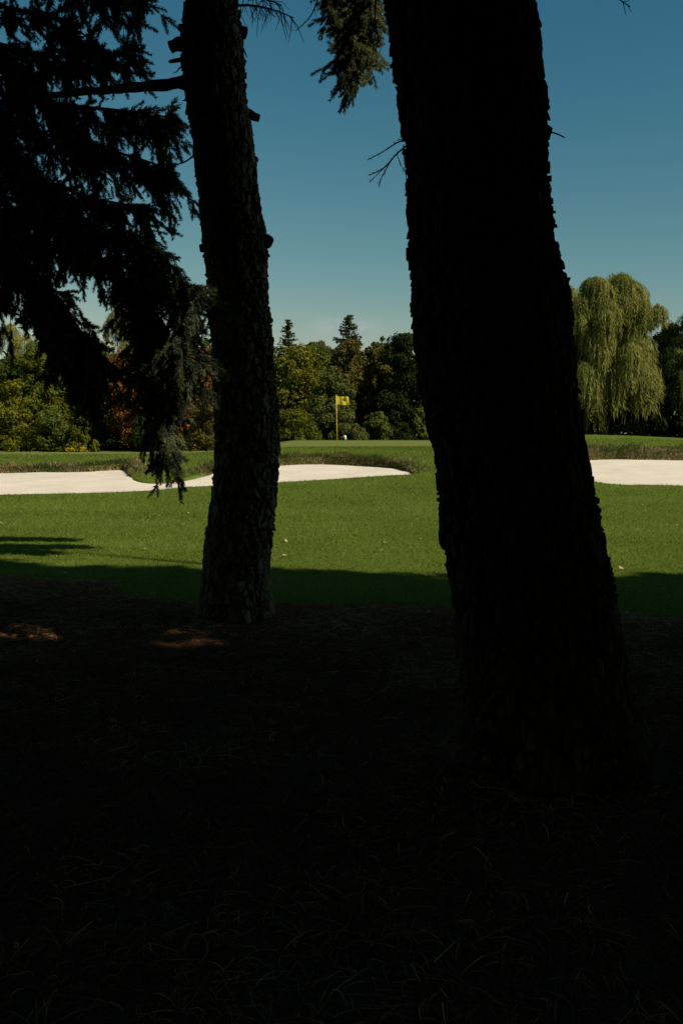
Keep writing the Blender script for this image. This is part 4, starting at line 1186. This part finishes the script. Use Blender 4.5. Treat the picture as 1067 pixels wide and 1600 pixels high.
# bare twig tips from boughs above the frame
def twig_tip(pl, Y, r, seed):
    rg = np.random.default_rng(seed); g = Geo()
    P = smooth_path([at(a, b, Y) - big_b for a, b in pl], 16)
    tube(g, P, np.linspace(r, r * .4, 16), 5)
    for k in range(5):
        i = rg.integers(5, 15); tube(g, [P[i], P[i] + rg.normal(0, .02, 3) + unit(P[i] - P[i - 1]) * .03], [r * .4, r * .2], 4)
    g.build("twig", M['bark'], big)
twig_tip([(700, -260), (560, -120), (505, -20), (486, 24), (462, 48)], 5.3, 0.006, 1)
twig_tip([(720, -250), (880, -120), (945, -22), (984, 11)], 5.0, 0.006, 2)

# ------------------------------------------------------------------ crowns above the frame and unseen spruces added for shade
SUN_GAPS = [(ground_hit(px, py), r) for px, py, r in ((292, 992, .13), (268, 997, .12), (318, 1002, .12), (292, 1010, .16), (250, 1010, .10), (335, 1011, .10), (455, 1012, .08), (475, 1008, .06), (1035, 1126, .09), (1062, 1130, .08), (45, 908, .10), (690, 962, .05))]  # spots to be sunlit: crowns are cut open along the sun ray
SUN_GAPS += [(at(px, py, Y), r) for px, py, Y, r in ((268, 280, 6.9, .30), (262, 190, 7.1, .14), (185, 345, 6.8, .22), (252, 395, 6.7, .16), (150, 640, 6.4, .14), (275, 500, 7.2, .28), (306, 500, 7.2, .16), (300, 590, 7.1, .28), (274, 700, 7.1, .34), (268, 760, 7.1, .2), (300, 455, 7.2, .2),
         (530, 20, 6.2, .36), (545, 70, 6.2, .40), (552, 140, 6.2, .36), (512, 10, 6.1, .24), (578, 60, 6.1, .14))]
rg_edge = np.random.default_rng(12)
def cut_sun_gaps(pos):
    keep = np.ones(len(pos), bool)
    for p0, r in SUN_GAPS:
        d = pos - p0; t = d @ to_sun
        q = np.linalg.norm(d - t[:, None] * to_sun, axis=1) / (r * 0.85 + 0.05)
        keep &= ~((q < 0.6 + 0.5 * h3(np.floor(pos[:, 0] * 50), np.floor(pos[:, 1] * 50), np.floor(pos[:, 2] * 50), 3)) & (t > 0.35))
    # crown leaves that would shade the lawn past the shadow edge are cut away
    t = (pos[:, 2]) / to_sun[2]
    sx, sy = pos[:, 0] - to_sun[0] * t, pos[:, 1] - to_sun[1] * t
    e = np.interp(sx, [-20, -4.4, -3.3, -2.2, -1.2, 0, 5, 20], [12.9, 12.5, 12.0, 11.9, 11.6, 11.3, 11.0, 11]) + (fbm(np.stack([sx * 1.1, sy * 1.1, 0 * sx], 1), 3, 88) - 0.5) * 0.9 + rg_edge.normal(0, 0.16, len(sx)) + (fbm(np.stack([sx * 5, sy * 5, 0 * sx], 1), 2, 89) - 0.5) * 0.5
    keep &= ~((sy > e) & (sx > -6.5 - 0.1 * sy))
    return keep

def shade_crown(parent, base, z0, z1, rad, n, seed, power=0.6, size=0.29):
    rg = np.random.default_rng(seed)
    g = Geo()
    t = rg.random(n) ** 1.15
    z = z0 + (z1 - z0) * t
    k = np.floor(z / 0.55)
    R_ = rad * (1 - t) ** power * (0.8 + 0.35 * h3(k, np.floor(rg.random(n) * 9), k * 0, seed)) + 0.15
    f = np.sqrt(rg.random(n))
    a = rg.random(n) * 2 * math.pi
    pos = np.stack([np.cos(a) * R_ * f, np.sin(a) * R_ * f, z - 0.5 * f * f - rg.random(n) * 0.4], 1)
    pos[:, 2] = np.maximum(pos[:, 2], 0.05)
    keep = cut_sun_gaps(pos + base)
    wp = pos + base                # nothing hangs into the view that the photograph does not show
    keep &= ~((wp[:, 1] > 0) & (wp[:, 2] < CAM_H + 0.45 * wp[:, 1] + 0.6) & (np.abs(wp[:, 0]) < 0.36 * wp[:, 1] + 0.5))
    keep &= ~((np.hypot(wp[:, 0], wp[:, 1]) < 4.2) & (wp[:, 2] < 3.4))
    pos = pos[keep]; a = a[keep]; m = len(pos)
    nr = np.array([0, 0, 1.0]) + rg.normal(0, 0.75, (m, 3))
    ax = np.stack([np.cos(a), np.sin(a), -0.5 * np.ones(m)], 1) + rg.normal(0, 0.4, (m, 3))
    s = size * rg.uniform(0.6, 1.3, m)
    leaf_quads(g, pos, nr, ax, s * 1.3, s * 0.7, rg.random(m))
    return g.build("crown", M['crown'], parent)

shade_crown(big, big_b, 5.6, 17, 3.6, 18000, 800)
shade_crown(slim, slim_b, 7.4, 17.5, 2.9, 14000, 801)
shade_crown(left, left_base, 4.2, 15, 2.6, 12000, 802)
SHADE_GROVE = [(8.4, 3.6, 3.8), (12.6, 3.4, 3.9), (10.2, -0.8, 4.0), (16.6, 2.4, 4.0), (15.0, -1.8, 4.0), (20.6, 1.6, 4.0), (20.0, -3.6, 4.0), (-1.4, -3.6, 3.2), (3.6, -3.4, 3.2), (6.8, 0.0, 3.0), (-6.2, -2.4, 3.0), (-6.6, 2.4, 3.0), (-11, -5, 3.8), (25.0, 0.8, 4.0), (6.6, -3.2, 3.8), (12.0, -5.6, 4.0),
         (1.8, -6.2, 3.8), (7.2, -9.2, 4.0), (-4.6, -5.2, 3.6), (17.0, -8.0, 4.0)]  # unseen spruces, added to keep sun and sky light off the foreground
for k, (X, Y, rd) in enumerate(SHADE_GROVE):
    b0 = np.array([X, Y, gz(X, Y)])
    root = thing("spruce_tree", b0, "tall dense dark spruce of the grove, unseen, added for shade", "tree", "unseen grove spruces added for shade")
    hgt = 15.5 + (k * 37 % 10) * 0.3
    g = Geo(); zz = np.linspace(-0.2, hgt - 0.3, 14)
    tube(g, np.stack([0 * zz, 0 * zz, zz], 1), np.interp(zz, [-.2, .5, hgt], [0.42, 0.32, 0.03]), 12)
    g.build("trunk", M['bark'], root)
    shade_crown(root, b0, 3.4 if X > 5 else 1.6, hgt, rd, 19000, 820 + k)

# ------------------------------------------------------------------ fallen leaves on the lawn
rg = np.random.default_rng(5)
LEAF = [(206, 806, .9), (248, 809, .8), (295, 805, .7), (3, 821, .8), (447, 850, .9), (445, 873, .8), (450, 840, .7), (601, 852, .8), (666, 860, .9), (658, 846, .8), (690, 868, .8), (560, 880, .7), (228, 864, .8), (104, 903, 1.0),
        (1042, 823, 1.1), (1058, 824, .9), (971, 858, .9), (970, 893, .9), (1036, 891, 1.1), (1060, 886, .9), (290, 916, .8), (632, 792, .7), (596, 866, .7), (480, 836, .6), (1003, 793, .7), (60, 798, .7)]
proto = None
for k, (px, py, s) in enumerate(LEAF):
    p_ = ground_hit(px, py)
    if proto is None:
        g = Geo()
        a = np.linspace(0, 2 * math.pi, 14, endpoint=False)
        r_ = 1 + 0.22 * np.cos(5 * a)
        ring = np.stack([np.cos(a) * .045 * r_, np.sin(a) * .030 * r_, 0.018 * np.abs(np.sin(a)) + 0.012 * np.cos(a * 2)], 1)
        v = np.concatenate([ring, ring * 0.5 + [0, 0, 0.002], [[0, 0, 0.002]]])
        i = np.arange(14); j = (i + 1) % 14
        g.add(v, quads=np.stack([i, j, 14 + j, 14 + i], 1), tris=np.stack([14 + i, 14 + j, np.full(14, 28)], 1), tint=rg.random(29))
        proto = g.build("fallen_leaf", M['leaf_litter'])
        o = proto
    else:
        o = proto.copy(); COL.objects.link(o)
    o.location = (p_[0], p_[1], p_[2] + 0.03)
    o.rotation_euler = (rg.normal(0, .35), rg.normal(0, .35), rg.uniform(0, 6.28))
    o.scale = (s * 0.85,) * 3
    tag(o, "small pale dry leaf lying on the sunlit green lawn", "leaf", "fallen leaves scattered on the lawn")
